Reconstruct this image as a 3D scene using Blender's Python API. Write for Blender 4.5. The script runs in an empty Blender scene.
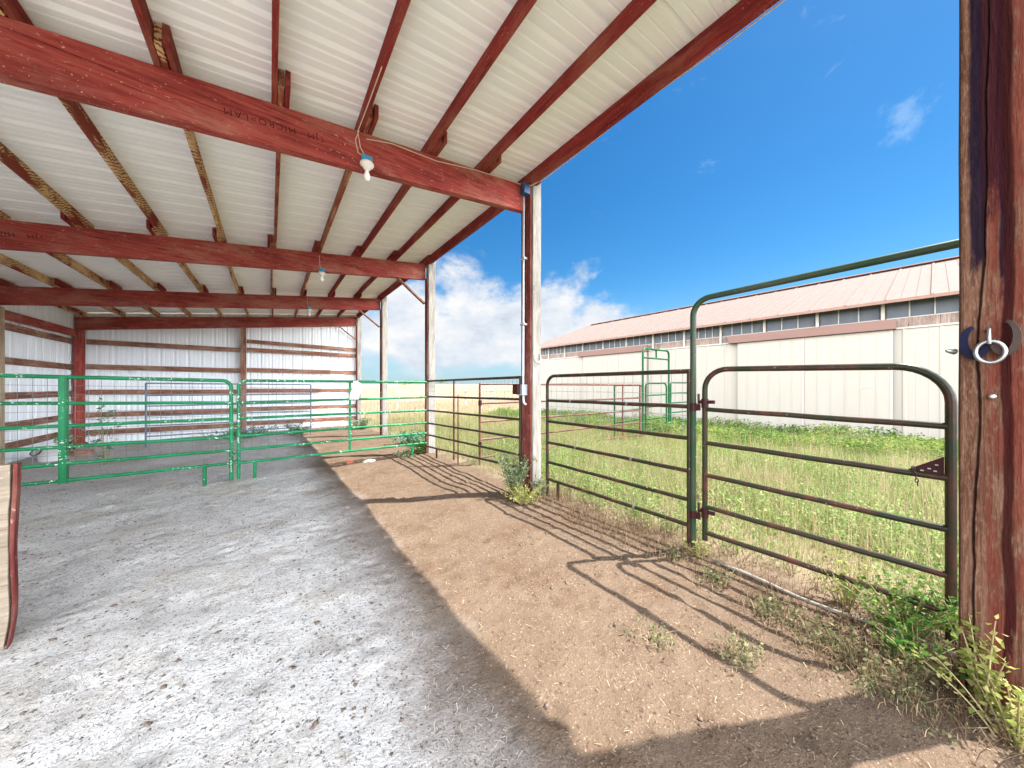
import bpy, math, random
import numpy as np
from mathutils import Vector, Matrix, noise
R = math.radians
random.seed(7); rng = np.random.default_rng(7)
sc = bpy.context.scene
COL = sc.collection

# ------------------------------------------------------------------ camera, sky, sun, exposure
cam_d = bpy.data.cameras.new('camera'); cam = bpy.data.objects.new('camera', cam_d); COL.objects.link(cam)
cam_d.sensor_width = 36.0; cam_d.lens = 36.0 * 320 / 1024; cam_d.clip_start = 0.02; cam_d.clip_end = 9000
cam.location = (0, 0, 1.5); cam.rotation_euler = (R(90), 0, R(-37.1)); sc.camera = cam

SUN_DIR = Vector((1.073, -0.563, 2.25)).normalized()          # points at the sun
sun_d = bpy.data.lights.new('sun', 'SUN'); sun = bpy.data.objects.new('sun', sun_d); COL.objects.link(sun)
sun_d.energy = 2.6; sun_d.angle = R(0.5); sun_d.color = (1.0, 0.955, 0.88)
sun.rotation_euler = SUN_DIR.to_track_quat('Z', 'Y').to_euler(); sun.location = (20, -10, 40)

sc.view_settings.view_transform = 'Standard'; sc.view_settings.look = 'None'
sc.view_settings.gamma = 1.0; sc.view_settings.use_curve_mapping = False
sc.view_settings.exposure = 2.6
SKY_VALUE, SKY_TINT, CLOUD_NEAR, CLOUD_FILL = 0.186, (.78, 1.0, .98), 1.10, 8.0
sc.cycles.max_bounces = 10; sc.cycles.diffuse_bounces = 7; sc.cycles.transparent_max_bounces = 8
sc.cycles.glossy_bounces = 3; sc.cycles.transmission_bounces = 4
sc.cycles.use_denoising = True


class NT:
    """small node-tree writer"""
    def __init__(s, tree): s.t = tree; s.n = tree.nodes; s.l = tree.links
    def node(s, typ, ins=None, **props):
        n = s.n.new(typ)
        for k, v in props.items(): setattr(n, k, v)
        for k, v in (ins or {}).items():
            if isinstance(v, bpy.types.NodeSocket): s.l.new(v, n.inputs[k])
            else: n.inputs[k].default_value = v
        return n
    def math(s, op, a, b=0.0, c=None, clamp=False):
        d = {0: a, 1: b}
        if c is not None: d[2] = c
        return s.node('ShaderNodeMath', d, operation=op, use_clamp=clamp).outputs[0]
    def mix(s, f, a, b, mode='MIX'):
        n = s.node('ShaderNodeMix', data_type='RGBA', blend_type=mode)
        for idx, v in ((0, f), (6, a), (7, b)):
            if isinstance(v, bpy.types.NodeSocket): s.l.new(v, n.inputs[idx])
            else: n.inputs[idx].default_value = v if idx == 0 else c4(v)
        return n.outputs[2]
    def noise(s, vec, scale, detail=3.0, rough=0.55, dist=0.0):
        n = s.node('ShaderNodeTexNoise', {'Scale': scale, 'Detail': detail, 'Roughness': rough, 'Distortion': dist})
        if vec is not None: s.l.new(vec, n.inputs['Vector'])
        return n.outputs['Fac']
    def ramp(s, f, stops):
        n = s.node('ShaderNodeValToRGB'); s.l.new(f, n.inputs[0])
        e = n.color_ramp.elements
        while len(e) < len(stops): e.new(0.5)
        for i, (p, c) in enumerate(stops):
            e[i].position = p; e[i].color = c4(c) if not isinstance(c, (int, float)) else (c, c, c, 1)
        return n.outputs[0]
    def step(s, f, a, b):
        return s.node('ShaderNodeMapRange', {0: f, 1: a, 2: b, 3: 0.0, 4: 1.0}, interpolation_type='SMOOTHSTEP').outputs[0]
    def mapv(s, vec, scale=(1, 1, 1), rot=(0, 0, 0), loc=(0, 0, 0)):
        return s.node('ShaderNodeMapping', {'Vector': vec, 'Scale': scale, 'Rotation': rot, 'Location': loc}).outputs[0]


def c4(c): return (c[0], c[1], c[2], 1.0) if len(c) == 3 else tuple(c)


# ---- sky: Nishita daylight, a cumulus bank low over the field and a few wisps higher up, plus added fill cloud out of view
world = bpy.data.worlds.new('World'); sc.world = world; world.use_nodes = True
w = NT(world.node_tree); w.n.clear()
sky = w.node('ShaderNodeTexSky', sky_type='NISHITA', sun_disc=False, sun_elevation=math.asin(SUN_DIR.z),
             sun_rotation=math.atan2(SUN_DIR.x, SUN_DIR.y), air_density=1.0, dust_density=0.3, ozone_density=3.0)
dirv = w.node('ShaderNodeTexCoord').outputs['Generated']
sep = w.node('ShaderNodeSeparateXYZ', {0: dirv})
elev = w.math('MULTIPLY', w.math('ARCSINE', sep.outputs[2]), 180 / math.pi)
azim = w.math('MULTIPLY', w.math('ARCTAN2', sep.outputs[0], sep.outputs[1]), 180 / math.pi)
tint = w.node('ShaderNodeHueSaturation', {'Saturation': 1.35, 'Value': SKY_VALUE, 'Color': sky.outputs[0]}).outputs[0]
tint = w.mix(1.0, tint, SKY_TINT, 'MULTIPLY')
azn = w.math('MULTIPLY_ADD', azim, 1 / 360, 0.5)
rampt = w.node('ShaderNodeFloatCurve', {'Value': azn})          # top of the cloud bank (degrees / 90) along the azimuth
cv = rampt.mapping.curves[0]
pts = [(0, .95), (.40, .95), (.47, .30), (.515, .190), (.555, .235), (.58, .245), (.60, .240), (.625, .220), (.645, .20), (.662, .155), (.685, .09), (.70, .04), (.78, .02), (.83, .5), (.88, .95), (1, .95)]
while len(cv.points) < len(pts): cv.points.new(0.5, 0.5)
for p, (a, b) in zip(cv.points, pts): p.location = (a, b); p.handle_type = 'VECTOR'
rampt.mapping.update()
top = w.math('MULTIPLY', rampt.outputs[0], 90.0)
stretch = w.mapv(dirv, scale=(1, 1, 1.5))
n1 = w.noise(stretch, 5.0, 9.0, 0.60, 0.15); n2 = w.noise(stretch, 2.2, 4.0, 0.5)
dens = w.math('MULTIPLY_ADD', w.math('SUBTRACT', top, elev), 0.045, w.math('MULTIPLY_ADD', w.math('SUBTRACT', n1, 0.5), 1.7, -0.02))
dens = w.math('ADD', dens, w.math('MULTIPLY', w.math('SUBTRACT', n2, 0.5), 0.55))
base = w.step(w.math('ADD', elev, w.math('MULTIPLY', w.math('SUBTRACT', n2, 0.5), 26.0)), 0.6, 4.2)
mask = w.math('MULTIPLY', w.step(dens, -0.02, 0.36), base)
high = w.step(w.math('ADD', elev, w.math('MULTIPLY', w.math('SUBTRACT', n1, 0.5), 40.0)), 50, 58)
mask = w.math('MULTIPLY', mask, w.math('SUBTRACT', 1.0, high))
n3 = w.noise(w.mapv(dirv, scale=(1, 1, 1.8), loc=(3.1, 1.7, 0.4)), 4.5, 8.0, 0.6)
ccol = w.ramp(n3, [(.30, (.55, .64, .76)), (.45, (.80, .86, .94)), (.58, (1, 1, 1))])
# cloud out of view is added overbright, as fill light for the shed
fill_zone = w.math('MAXIMUM', w.math('MAXIMUM', w.step(azn, .50, .44), w.step(azn, .77, .84)), 0.0)
cbr = w.math('MULTIPLY_ADD', fill_zone, CLOUD_FILL - CLOUD_NEAR, CLOUD_NEAR)
# low fill cloud is boosted further, to reach the back wall of the shed
deep = w.math('MULTIPLY', w.math('MAXIMUM', w.step(azn, .80, .85), w.step(azn, .16, .10)), w.math('SUBTRACT', 1.0, w.step(elev, 9, 22)))
cbr = w.math('MULTIPLY', cbr, w.math('MULTIPLY_ADD', deep, 2.2, 1.0))
ccol = w.node('ShaderNodeVectorMath', {0: ccol, 3: cbr}, operation='SCALE').outputs[0]
wisp_n = w.noise(w.mapv(dirv, scale=(1, 1, 1.6), loc=(5.2, 0.3, 2.0)), 9.0, 8.0, 0.65, 0.4)
wisp = w.math('MULTIPLY', w.step(wisp_n, 0.62, 0.85), w.math('MULTIPLY', w.step(elev, 24, 34), 0.35))
wd = w.math('SQRT', w.math('ADD', w.math('POWER', w.math('MULTIPLY', w.math('SUBTRACT', azim, 87.9), .42), 2.0), w.math('POWER', w.math('MULTIPLY', w.math('SUBTRACT', elev, 28.0), .5), 2.0)))
puff = w.math('MULTIPLY', w.step(w.math('ADD', wd, w.math('MULTIPLY', w.math('SUBTRACT', w.noise(dirv, 26.0, 6.0, .65), .5), 3.2)), 1.0, 0.0), .22)
wisp = w.math('MAXIMUM', wisp, puff)
skyc = w.mix(wisp, tint, (1.0, 1.2, 1.35))
lowh = w.math('MULTIPLY', w.math('SUBTRACT', 1.0, w.step(elev, 0.0, 17.0)), 0.7)
skyc = w.mix(lowh, skyc, (.47, .72, 1.0))
skyc = w.mix(mask, skyc, ccol)
bg = w.node('ShaderNodeBackground', {'Color': skyc, 'Strength': 0.15})
w.l.new(bg.outputs[0], w.node('ShaderNodeOutputWorld').inputs[0])

# ------------------------------------------------------------------ materials
def new_mat(name):
    m = bpy.data.materials.new(name); m.use_nodes = True
    t = NT(m.node_tree); t.n.clear()
    out = t.node('ShaderNodeOutputMaterial'); b = t.node('ShaderNodeBsdfPrincipled')
    t.l.new(b.outputs[0], out.inputs[0])
    t.P = t.node('ShaderNodeNewGeometry').outputs['Position']
    t.out, t.b = out, b
    return m, t


def setc(t, col=None, rough=None, bump=None, bstr=0.3, bdist=0.01, metal=None):
    b = t.b
    def put(k, v):
        if v is None: return
        if isinstance(v, bpy.types.NodeSocket): t.l.new(v, b.inputs[k])
        else: b.inputs[k].default_value = c4(v) if k == 'Base Color' else v
    put('Base Color', col); put('Roughness', rough); put('Metallic', metal)
    if bump is not None:
        bn = t.node('ShaderNodeBump', {'Height': bump, 'Strength': bstr, 'Distance': bdist})
        t.l.new(bn.outputs[0], b.inputs['Normal'])


def paint_tube(name, c1, c2, speck=(.85, .85, .8), rust=(.11, .04, .025), rust_amt=.0, speck_amt=.62, rough=.38):
    m, t = new_mat(name)
    base = t.mix(t.step(t.noise(t.P, 3.0, 4), .35, .65), c1, c2)
    if rust_amt > 0:
        base = t.mix(t.step(t.noise(t.P, 7.0, 6, .65), 1 - rust_amt - .12, 1 - rust_amt + .12), base, rust)
    sp = t.step(t.noise(t.mapv(t.P, loc=(4, 2, 1)), 38.0, 3, .6), speck_amt, speck_amt + .05)
    gate = t.step(t.noise(t.mapv(t.P, loc=(1, 7, 3)), 2.5, 2), .45, .6)
    base = t.mix(t.math('MULTIPLY', sp, gate), base, speck)
    setc(t, base, t.math('MULTIPLY_ADD', sp, .35, rough), t.noise(t.P, 60, 3), .12, .004)
    t.b.inputs['Specular IOR Level'].default_value = .22
    return m


def wood(name, axis, c1, c2, wear, wear_amt=.3, dark=(.05, .02, .02), knots=True, grain=1.0):
    m, t = new_mat(name)
    def along(k, al, loc=(0, 0, 0)):
        v = [k, k, k]; v['xyz'.index(axis)] = al
        return t.mapv(t.P, scale=v, loc=loc)
    g = t.noise(along(14, .9), 3.2, 7, .62, .5)
    base = t.mix(t.step(g, .32, .66), c1, c2)
    base = t.mix(t.math('MULTIPLY', t.step(t.noise(along(3, .7, (7, 1, 4)), 1.5, 6, .65), .46, .66), .55), base, [c * .5 for c in c1])
    wn = t.noise(along(5, 1.1, (2, 5, 1)), 2.0, 8, .70, .6)
    base = t.mix(t.math('MULTIPLY', t.step(wn, 1 - wear_amt - .08, 1 - wear_amt + .10), t.step(g, .25, .6)), base, wear)
    cr = t.noise(along(40, 1.0), 1.6, 5, .6, .2)
    base = t.mix(t.math('MULTIPLY', t.step(cr, .58, .68), .8 * grain), base, dark)
    scuff = t.noise(along(22, 5, (1, 9, 2)), 2.4, 5, .72)
    base = t.mix(t.math('MULTIPLY', t.step(scuff, .62, .68), .8), base, wear)
    sp = t.step(t.noise(t.P, 48.0, 2), .68, .72)
    base = t.mix(t.math('MULTIPLY', t.math('MULTIPLY', sp, t.step(t.noise(t.P, 2.2, 4), .44, .60)), .7), base, [min(.8, c * 1.25) for c in wear])
    dust = t.step(t.noise(along(2.2, .8, (4, 4, 7)), 1.6, 7, .68), .46, .66)
    base = t.mix(t.math('MULTIPLY', dust, .34), base, [min(.8, c * .9) for c in wear])
    setc(t, base, .8, t.math('ADD', g, t.math('MULTIPLY', cr, -.6)), .6, .008)
    t.b.inputs['Specular IOR Level'].default_value = .06
    return m


def plain(name, col, rough=.6, metal=0.0, var=.12, scale=6.0, bumps=.0):
    m, t = new_mat(name)
    n = t.noise(t.P, scale, 5)
    setc(t, t.mix(n, [max(0, c * (1 - var)) for c in col], [c * (1 + var) for c in col]), rough, t.noise(t.P, scale * 9, 4) if bumps else None, bumps, .004, metal)
    if not metal and rough > .45: t.b.inputs['Specular IOR Level'].default_value = .12
    return m


def sheet_metal(name, c1, c2, dirt, rough=.45, dirt_amt=.25, metal=0.0, axis='z'):
    m, t = new_mat(name)
    s = [3.0, 3.0, 3.0]; s['xyz'.index(axis)] = .35
    n = t.noise(t.mapv(t.P, scale=s), 2.0, 6, .6)
    base = t.mix(n, c1, c2)
    base = t.mix(t.step(t.noise(t.mapv(t.P, scale=s, loc=(3, 1, 8)), 1.2, 8, .7), 1 - dirt_amt - .15, 1 - dirt_amt + .25), base, dirt)
    setc(t, base, rough, t.noise(t.P, 5.0, 3), .08, .02, metal)
    t.b.inputs['Specular IOR Level'].default_value = .08
    return m


def leaf_mat(name, stops, trans=.35, patch=None):
    m, t = new_mat(name)
    g = t.node('ShaderNodeNewGeometry')
    f = g.outputs['Random Per Island']
    if patch:
        pn = t.noise(t.mapv(t.P, scale=(1, 1, .2)), patch[0], 4, .6)
        f = t.math('ADD', t.math('MULTIPLY', f, 1 - patch[1]), t.math('MULTIPLY', t.step(pn, .34, .66), patch[1]))
    col = t.ramp(f, stops)
    setc(t, col, .6)
    t.b.inputs['Specular IOR Level'].default_value = .06
    tr = t.node('ShaderNodeBsdfTranslucent', {'Color': col})
    mx = t.node('ShaderNodeMixShader', {0: trans, 1: t.b.outputs[0], 2: tr.outputs[0]})
    t.l.new(mx.outputs[0], t.out.inputs[0])
    return m


RED1, RED2, WORN = (.25, .040, .036), (.38, .085, .070), (.54, .33, .24)
M = {}
for ax in 'xyz':
    M['red_' + ax] = wood('red_stained_wood_' + ax, ax, RED1, RED2, WORN, .31, (.06, .012, .012))
    M['brown_' + ax] = wood('brown_worn_wood_' + ax, ax, (.17, .065, .045), (.33, .17, .115), (.60, .46, .33), .36, (.05, .02, .015))
M['dark_red_z'] = wood('dark_red_worn_board', 'z', (.10, .022, .02), (.19, .055, .045), (.40, .24, .18), .26, (.03, .01, .01))
M['grey_post'] = wood('weathered_grey_post', 'z', (0.208, 0.192, 0.168), (0.304, 0.284, 0.256), (0.384, 0.368, 0.336), .35, (0.08, 0.06, 0.048))
M['tan_post'] = wood('bare_tan_post', 'z', (.34, .24, .15), (.50, .38, .25), (.62, .52, .40), .3, (.10, .06, .04))
M['board_tan'] = wood('bleached_board', 'x', (0.187, 0.1485, 0.11), (0.253, 0.209, 0.1595), (0.308, 0.275, 0.231), .35, (0.0825, 0.0495, 0.033))
M['purlin_red'] = wood('red_purlin_wood', 'y', (.17, .022, .024), (.28, .045, .038), (.42, .20, .12), .16, (.05, .01, .012))
M['purlin_mid'] = wood('half_scraped_purlin_wood', 'y', (.20, .035, .03), (.33, .10, .06), (.56, .37, .20), .42, (.06, .015, .012))


def scraped_purlin():
    m, t = new_mat('scraped_purlin_wood')
    sp = t.node('ShaderNodeSeparateXYZ', {0: t.P})
    zz = t.math('ABSOLUTE', t.math('SINE', t.math('MULTIPLY', sp.outputs[0], 60)))
    yy = t.math('ADD', t.math('MULTIPLY', sp.outputs[1], 15.0), t.math('MULTIPLY', sp.outputs[2], -30.0))
    yy = t.math('ADD', yy, t.math('MULTIPLY', t.noise(t.P, 7, 5, .7), 4.0))
    wv = t.math('SINE', t.math('MULTIPLY', yy, 6.2832))
    lo = t.noise(t.mapv(t.P, scale=(4, 1.0, 4)), 1.3, 5)
    base = t.mix(t.noise(t.P, 14, 5), (.55, .34, .15), (.68, .50, .28))
    stripe = t.math('MULTIPLY', t.step(wv, .0, .5), t.step(lo, .34, .46))
    base = t.mix(stripe, base, (.17, .045, .03))
    base = t.mix(t.step(lo, .52, .60), base, (.21, .045, .032))
    base = t.mix(t.step(t.noise(t.mapv(t.P, loc=(3, 0, 9)), 3.4, 7, .7), .55, .66), base, (.20, .075, .04))
    setc(t, base, .8, wv, .25, .004)
    t.b.inputs['Specular IOR Level'].default_value = .05
    return m


M['purlin_tan'] = scraped_purlin()
M['roof'] = sheet_metal('galvanised_roof_sheet', (.86, .87, .87), (.90, .91, .90), (.72, .68, .59), .5, .22, 0.0, 'x')
M['wall'] = sheet_metal('white_wall_sheet', (.83, .87, .91), (.87, .90, .93), (.70, .71, .71), .45, .15, 0.0, 'z')
M['green'] = paint_tube('green_gate_paint', (.003, .115, .040), (.005, .165, .062), rust=(.07, .035, .02), rust_amt=.2, speck_amt=.60)
M['olive'] = paint_tube('rusty_dark_green_paint', (0.015, 0.0225, 0.0105), (0.0315, 0.02025, 0.0135), rust=(0.075, 0.02625, 0.018), rust_amt=.42, speck=(0.315, 0.285, 0.24), speck_amt=.66, rough=.33)
M['frame_green'] = paint_tube('faded_dark_green_frame_paint', (.014, .042, .018), (.040, .052, .034), rust=(.05, .02, .014), rust_amt=.28, speck=(.30, .34, .28), speck_amt=.68, rough=.42)
M['brown_tube'] = paint_tube('brown_gate_paint', (.075, .026, .02), (.13, .055, .04), rust=(.20, .10, .06), rust_amt=.35, speck=(.50, .42, .36), speck_amt=.66)
M['mid_green'] = paint_tube('green_stock_panel_paint', (0.0028, 0.0595, 0.0154), (0.0056, 0.084, 0.0245), rust=(0.084, 0.042, 0.021), rust_amt=.2, speck=(0.28, 0.28, 0.252), speck_amt=.66)
M['slate'] = paint_tube('blue_grey_gate_paint', (.10, .15, .22), (.17, .22, .28), rust=(.16, .12, .10), rust_amt=.3, speck=(.5, .5, .5), speck_amt=.66)
M['maroon_iron'] = plain('maroon_hinge_iron', (.035, .010, .011), .5, 0.0, .3, 20)
M['dark_iron'] = plain('dark_chain_iron', (.045, .028, .024), .5, .6, .3, 30)
M['wire'] = plain('galvanised_wire', (.20, .205, .21), .45, .6, .15, 30)
M['conduit'] = plain('grey_conduit', (.50, .53, .56), .35, .5, .1, 10)
M['box_blue'] = plain('blue_plastic_box', (.02, .26, .42), .4, 0, .15, 20)
M['box_navy'] = plain('dark_blue_plastic_box', (.015, .06, .16), .4, 0, .2, 20)
M['box_grey'] = plain('grey_outlet_metal', (.42, .48, .52), .35, .5, .12, 15)
M['porcelain'] = plain('white_porcelain', (.80, .78, .74), .25, 0, .04, 10)
M['bulb'] = plain('frosted_white_glass', (.86, .87, .88), .2, 0, .02, 10)
M['cable'] = plain('cream_cable', (.62, .52, .40), .5, 0, .1, 10)
M['shoe'] = plain('worn_horseshoe_steel', (.30, .29, .29), .35, .8, .3, 30, .2)
M['shoe_blue'] = plain('dark_blue_painted_steel', (0.0024, 0.0036, 0.024), .55, .0, .4, 40, .1)
M['shoe_rust'] = plain('rusty_steel', (0.03465, 0.01925, 0.0154), .45, .6, .4, 40, .2)
M['ring'] = plain('galvanised_ring_steel', (0.275, 0.28, 0.28), .3, .8, .15, 30, .1)
M['hose'] = plain('sun_bleached_hose', (.24, .225, .195), .7, 0, .35, 14, .2)
M['plastic_bag'] = plain('pale_blue_plastic', (.66, .74, .80), .35, 0, .08, 12)
M['bucket'] = plain('white_plastic_tub', (.78, .79, .79), .4, 0, .05, 8)
M['rope'] = plain('dark_rubber', (.07, .06, .055), .6, 0, .2, 12)
M['stone'] = plain('pale_stone', (0.36, 0.33, 0.288), .8, 0, .2, 9, .4)
M['stone_red'] = plain('red_brown_stone', (.30, .10, .06), .8, 0, .25, 9, .4)
M['stamp'] = plain('black_stamp_ink', (.085, .018, .017), .8, 0, .5, 30)
M['screw'] = plain('bright_screw_steel', (.6, .6, .6), .3, .9, .1, 30)
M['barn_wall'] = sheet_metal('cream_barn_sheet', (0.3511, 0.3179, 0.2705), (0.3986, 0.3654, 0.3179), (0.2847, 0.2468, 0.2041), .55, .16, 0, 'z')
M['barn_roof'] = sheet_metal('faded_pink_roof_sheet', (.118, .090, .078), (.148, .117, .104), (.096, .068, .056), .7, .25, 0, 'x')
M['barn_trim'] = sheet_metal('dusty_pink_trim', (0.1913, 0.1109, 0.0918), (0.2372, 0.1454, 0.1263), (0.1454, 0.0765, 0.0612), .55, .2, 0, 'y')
M['barn_edge'] = plain('brown_roof_edge', (.26, .15, .12), .6, 0, .2, 8)
M['barn_brown'] = wood('streaked_brown_panel', 'z', (.20, .135, .11), (.30, .225, .19), (.42, .36, .31), .36, (.06, .028, .02), grain=1.2)
M['barn_white'] = plain('chalky_white_frame', (0.425, 0.4037, 0.3655), .6, 0, .08, 6)
M['pane'] = sheet_metal('grey_window_pane', (0.075, 0.085, 0.1), (0.13, 0.14, 0.155), (0.21, 0.2, 0.19), .22, .25, 0, 'z')
M['dead_bark'] = plain('grey_fence_wood', (.34, .28, .23), .8, 0, .2, 6, .3)


def big_post_mat():
    m, t = new_mat('rough_post_with_red_and_blue_stain')
    g = t.noise(t.mapv(t.P, scale=(16, 16, .8)), 3.0, 8, .65, .6)
    base = t.mix(t.step(g, .35, .66), (.080, .035, .022), (.155, .080, .052))
    fib = t.noise(t.mapv(t.P, scale=(60, 60, 14)), 2.0, 4, .7)
    base = t.mix(t.math('MULTIPLY', t.step(fib, .45, .7), .5), base, (.25, .16, .11))
    sp = t.node('ShaderNodeSeparateXYZ', {0: t.P})
    # y runs across the face: the red stain fills the middle, two dark blue runs come down from the top
    across = t.math('ADD', sp.outputs[1], t.math('MULTIPLY', t.math('SUBTRACT', t.noise(t.mapv(t.P, scale=(3, 3, 1)), 1.6, 4), .5), .05))
    red_n = t.noise(t.mapv(t.P, scale=(7, 7, 1.6), loc=(2, 2, 2)), 2.2, 8, .7)
    redm = t.math('MULTIPLY', t.step(across, -.118, -.150), t.step(red_n, .38, .52))
    base = t.mix(t.math('MULTIPLY', redm, .72), base, t.mix(red_n, (.085, .014, .011), (.15, .036, .025)))
    def run(y0, wd, zend, col, zs=.22):
        d = t.math('ABSOLUTE', t.math('SUBTRACT', across, y0))
        zz = t.math('ADD', sp.outputs[2], t.math('MULTIPLY', t.math('SUBTRACT', red_n, .5), 1.1))
        return t.math('MULTIPLY', t.step(d, wd, wd * .55), t.step(zz, zend, zend + zs)), col
    for y0, wd, ze, col in ((-.112, .026, 1.98, (.005, .0035, .014)), (-.181, .019, 1.78, (.004, .003, .012)), (-.150, .035, 2.25, (.026, .006, .010)), (-.190, .018, .2, (.028, .006, .006))):
        mk, cc = run(y0, wd, ze, col)
        base = t.mix(t.math('MULTIPLY', mk, .92), base, cc)
    crack = t.math('ABSOLUTE', t.math('SUBTRACT', across, t.math('MULTIPLY_ADD', sp.outputs[2], -.018, -.088)))
    base = t.mix(t.math('MULTIPLY', t.step(crack, .0030, .0012), .95), base, (.012, .006, .006))
    h = t.math('ADD', t.math('ADD', g, t.math('MULTIPLY', fib, .5)), t.math('MULTIPLY', t.step(crack, .006, .001), -2.5))
    setc(t, base, .9, h, .9, .014)
    t.b.inputs['Specular IOR Level'].default_value = .04
    return m


M['big_post'] = big_post_mat()


def ground_mat():
    m, t = new_mat('barnyard_ground')
    P = t.P
    sp = t.node('ShaderNodeSeparateXYZ', {0: P})
    fine = t.noise(P, 42, 6, .7); mid = t.noise(P, 7, 6, .65); big = t.noise(P, 1.1, 4, .6)
    # ochre dirt of the yard
    dirt = t.mix(mid, (.105, .074, .053), (.163, .118, .085))
    dirt = t.mix(t.math('MULTIPLY', t.step(t.noise(P, 2.2, 6, .66), .47, .66), .5), dirt, (.085, .047, .030))
    dirt = t.mix(t.step(fine, .54, .68), dirt, (.062, .040, .026))
    dirt = t.mix(t.step(t.noise(P, 90, 3), .60, .70), dirt, (.27, .21, .15))
    # trampled litter on the shed floor, its colour painted paler to lift the shade
    shade_litter = t.mix(mid, (.48, .47, .462), (.63, .622, .615))
    shade_litter = t.mix(t.math('MULTIPLY', t.step(t.noise(P, 16, 7, .72), .52, .66), .75), shade_litter, (.31, .29, .27))
    shade_litter = t.mix(t.math('MULTIPLY', t.step(big, .48, .66), .4), shade_litter, (.42, .37, .28))
    shade_litter = t.mix(t.math('MULTIPLY', t.step(t.noise(t.mapv(P, loc=(5, 2, 0)), 2.6, 7, .68), .52, .68), .5), shade_litter, (.25, .225, .20))
    shade_litter = t.mix(t.step(t.noise(t.mapv(P, loc=(3, 1, 0)), 62, 5, .75), .55, .625), shade_litter, (.10, .092, .086))
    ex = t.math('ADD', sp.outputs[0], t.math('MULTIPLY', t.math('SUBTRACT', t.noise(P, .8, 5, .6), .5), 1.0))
    col = t.mix(t.step(ex, .25, 1.0), shade_litter, dirt)  # pale shade side and darkened sunny side meet near the roof's shadow edge
    # the field outside
    field = t.mix(t.noise(P, .35, 5, .6), (.22, .17, .115), (.30, .24, .17))
    yard = t.math('MULTIPLY', t.step(sp.outputs[1], 17, 12), t.step(sp.outputs[0], 3.6, 4.6))
    field = t.mix(yard, field, (.085, .066, .034))
    field = t.mix(t.math('MULTIPLY', t.step(t.noise(P, .12, 4, .6), .48, .66), .5), field, (.16, .19, .07))
    field = t.mix(t.step(t.noise(P, 9, 6, .7), .55, .75), field, (.20, .15, .085))
    fx = t.math('ADD', sp.outputs[0], t.math('MULTIPLY', t.math('SUBTRACT', t.noise(P, 2.2, 5, .6), .5), .8))
    fy = t.math('ADD', sp.outputs[1], t.math('MULTIPLY', t.math('SUBTRACT', t.noise(P, 1.4, 5, .6), .5), 1.2))
    outm = t.math('MAXIMUM', t.step(fx, 2.85, 3.25), t.math('MAXIMUM', t.step(fy, 14.3, 15.2), t.step(sp.outputs[0], -4.3, -4.9)))
    outm = t.math('MAXIMUM', outm, t.step(fy, -2.5, -4.0))
    col = t.mix(outm, col, field)
    h = t.math('ADD', t.math('MULTIPLY', fine, .6), t.math('ADD', mid, t.math('MULTIPLY', t.noise(P, 120, 3), .3)))
    setc(t, col, .95, h, .8, .03)
    t.b.inputs['Specular IOR Level'].default_value = .02
    return m


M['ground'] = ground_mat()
M['dry_grass'] = leaf_mat('dry_meadow_grass', [(.0, (.24, .18, .095)), (.2, (.42, .35, .21)), (.36, (.46, .41, .24)), (.52, (.30, .33, .12)), (.72, (.16, .24, .055)), (1., (.07, .15, .03))], .4, (.8, .42))
M['field_grass'] = leaf_mat('far_dry_grass', [(.0, (0.304, 0.24, 0.16)), (.5, (0.384, 0.32, 0.224)), (.8, (0.272, 0.24, 0.144)), (1., (0.152, 0.16, 0.08))], .4, (.15, .4))
M['weed_band'] = leaf_mat('yellow_green_weeds', [(.0, (.05, .12, .02)), (.3, (.12, .23, .035)), (.65, (.25, .33, .07)), (1., (.42, .42, .15))], .4, (.5, .45))
M['weed_yard'] = leaf_mat('pale_yard_weeds', [(.0, (.07, .15, .035)), (.4, (.17, .27, .07)), (.7, (.32, .40, .15)), (1., (.50, .50, .27))], .4, (.8, .4))
M['weed_dark'] = leaf_mat('dark_green_weeds', [(.0, (0.0345, 0.092, 0.023)), (.45, (0.092, 0.1725, 0.0345)), (.8, (0.23, 0.2875, 0.069)), (1., (0.345, 0.345, 0.115))], .35, (.9, .4))
M['vine'] = leaf_mat('bright_green_leaves', [(.0, (0.0375, 0.135, 0.0225)), (.5, (0.09, 0.21, 0.0375)), (.85, (0.195, 0.27, 0.06)), (1., (0.315, 0.315, 0.12))], .4)
M['weed_pale'] = leaf_mat('yellowing_leaves', [(.0, (0.165, 0.225, 0.045)), (.5, (0.285, 0.3, 0.0825)), (1., (0.39, 0.36, 0.15))], .4)
M['weed_grey'] = leaf_mat('dusty_green_leaves', [(.0, (0.07, 0.119, 0.056)), (.5, (0.126, 0.182, 0.091)), (1., (0.252, 0.266, 0.168))], .35)
M['weed_dust'] = leaf_mat('dry_olive_leaves', [(.0, (.06, .08, .035)), (.5, (.14, .15, .07)), (1., (.28, .24, .13))], .3)
M['weed_teal'] = leaf_mat('blue_green_leaves', [(.0, (0.045, 0.15, 0.0975)), (.5, (0.0825, 0.225, 0.1425)), (1., (0.18, 0.3, 0.2025))], .35)
M['stem'] = leaf_mat('straw_stems', [(.0, (.30, .24, .11)), (1., (.48, .40, .22))], .2)
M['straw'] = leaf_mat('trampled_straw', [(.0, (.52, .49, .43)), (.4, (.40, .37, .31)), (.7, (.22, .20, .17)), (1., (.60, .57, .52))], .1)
M['clod'] = plain('dark_dry_clods', (.13, .095, .075), .9, 0, .4, 25)
M['dead_mat'] = leaf_mat('dead_brown_grass', [(.0, (0.08, 0.04, 0.028)), (.5, (0.16, 0.1, 0.06)), (1., (0.304, 0.232, 0.144))], .2)
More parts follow.
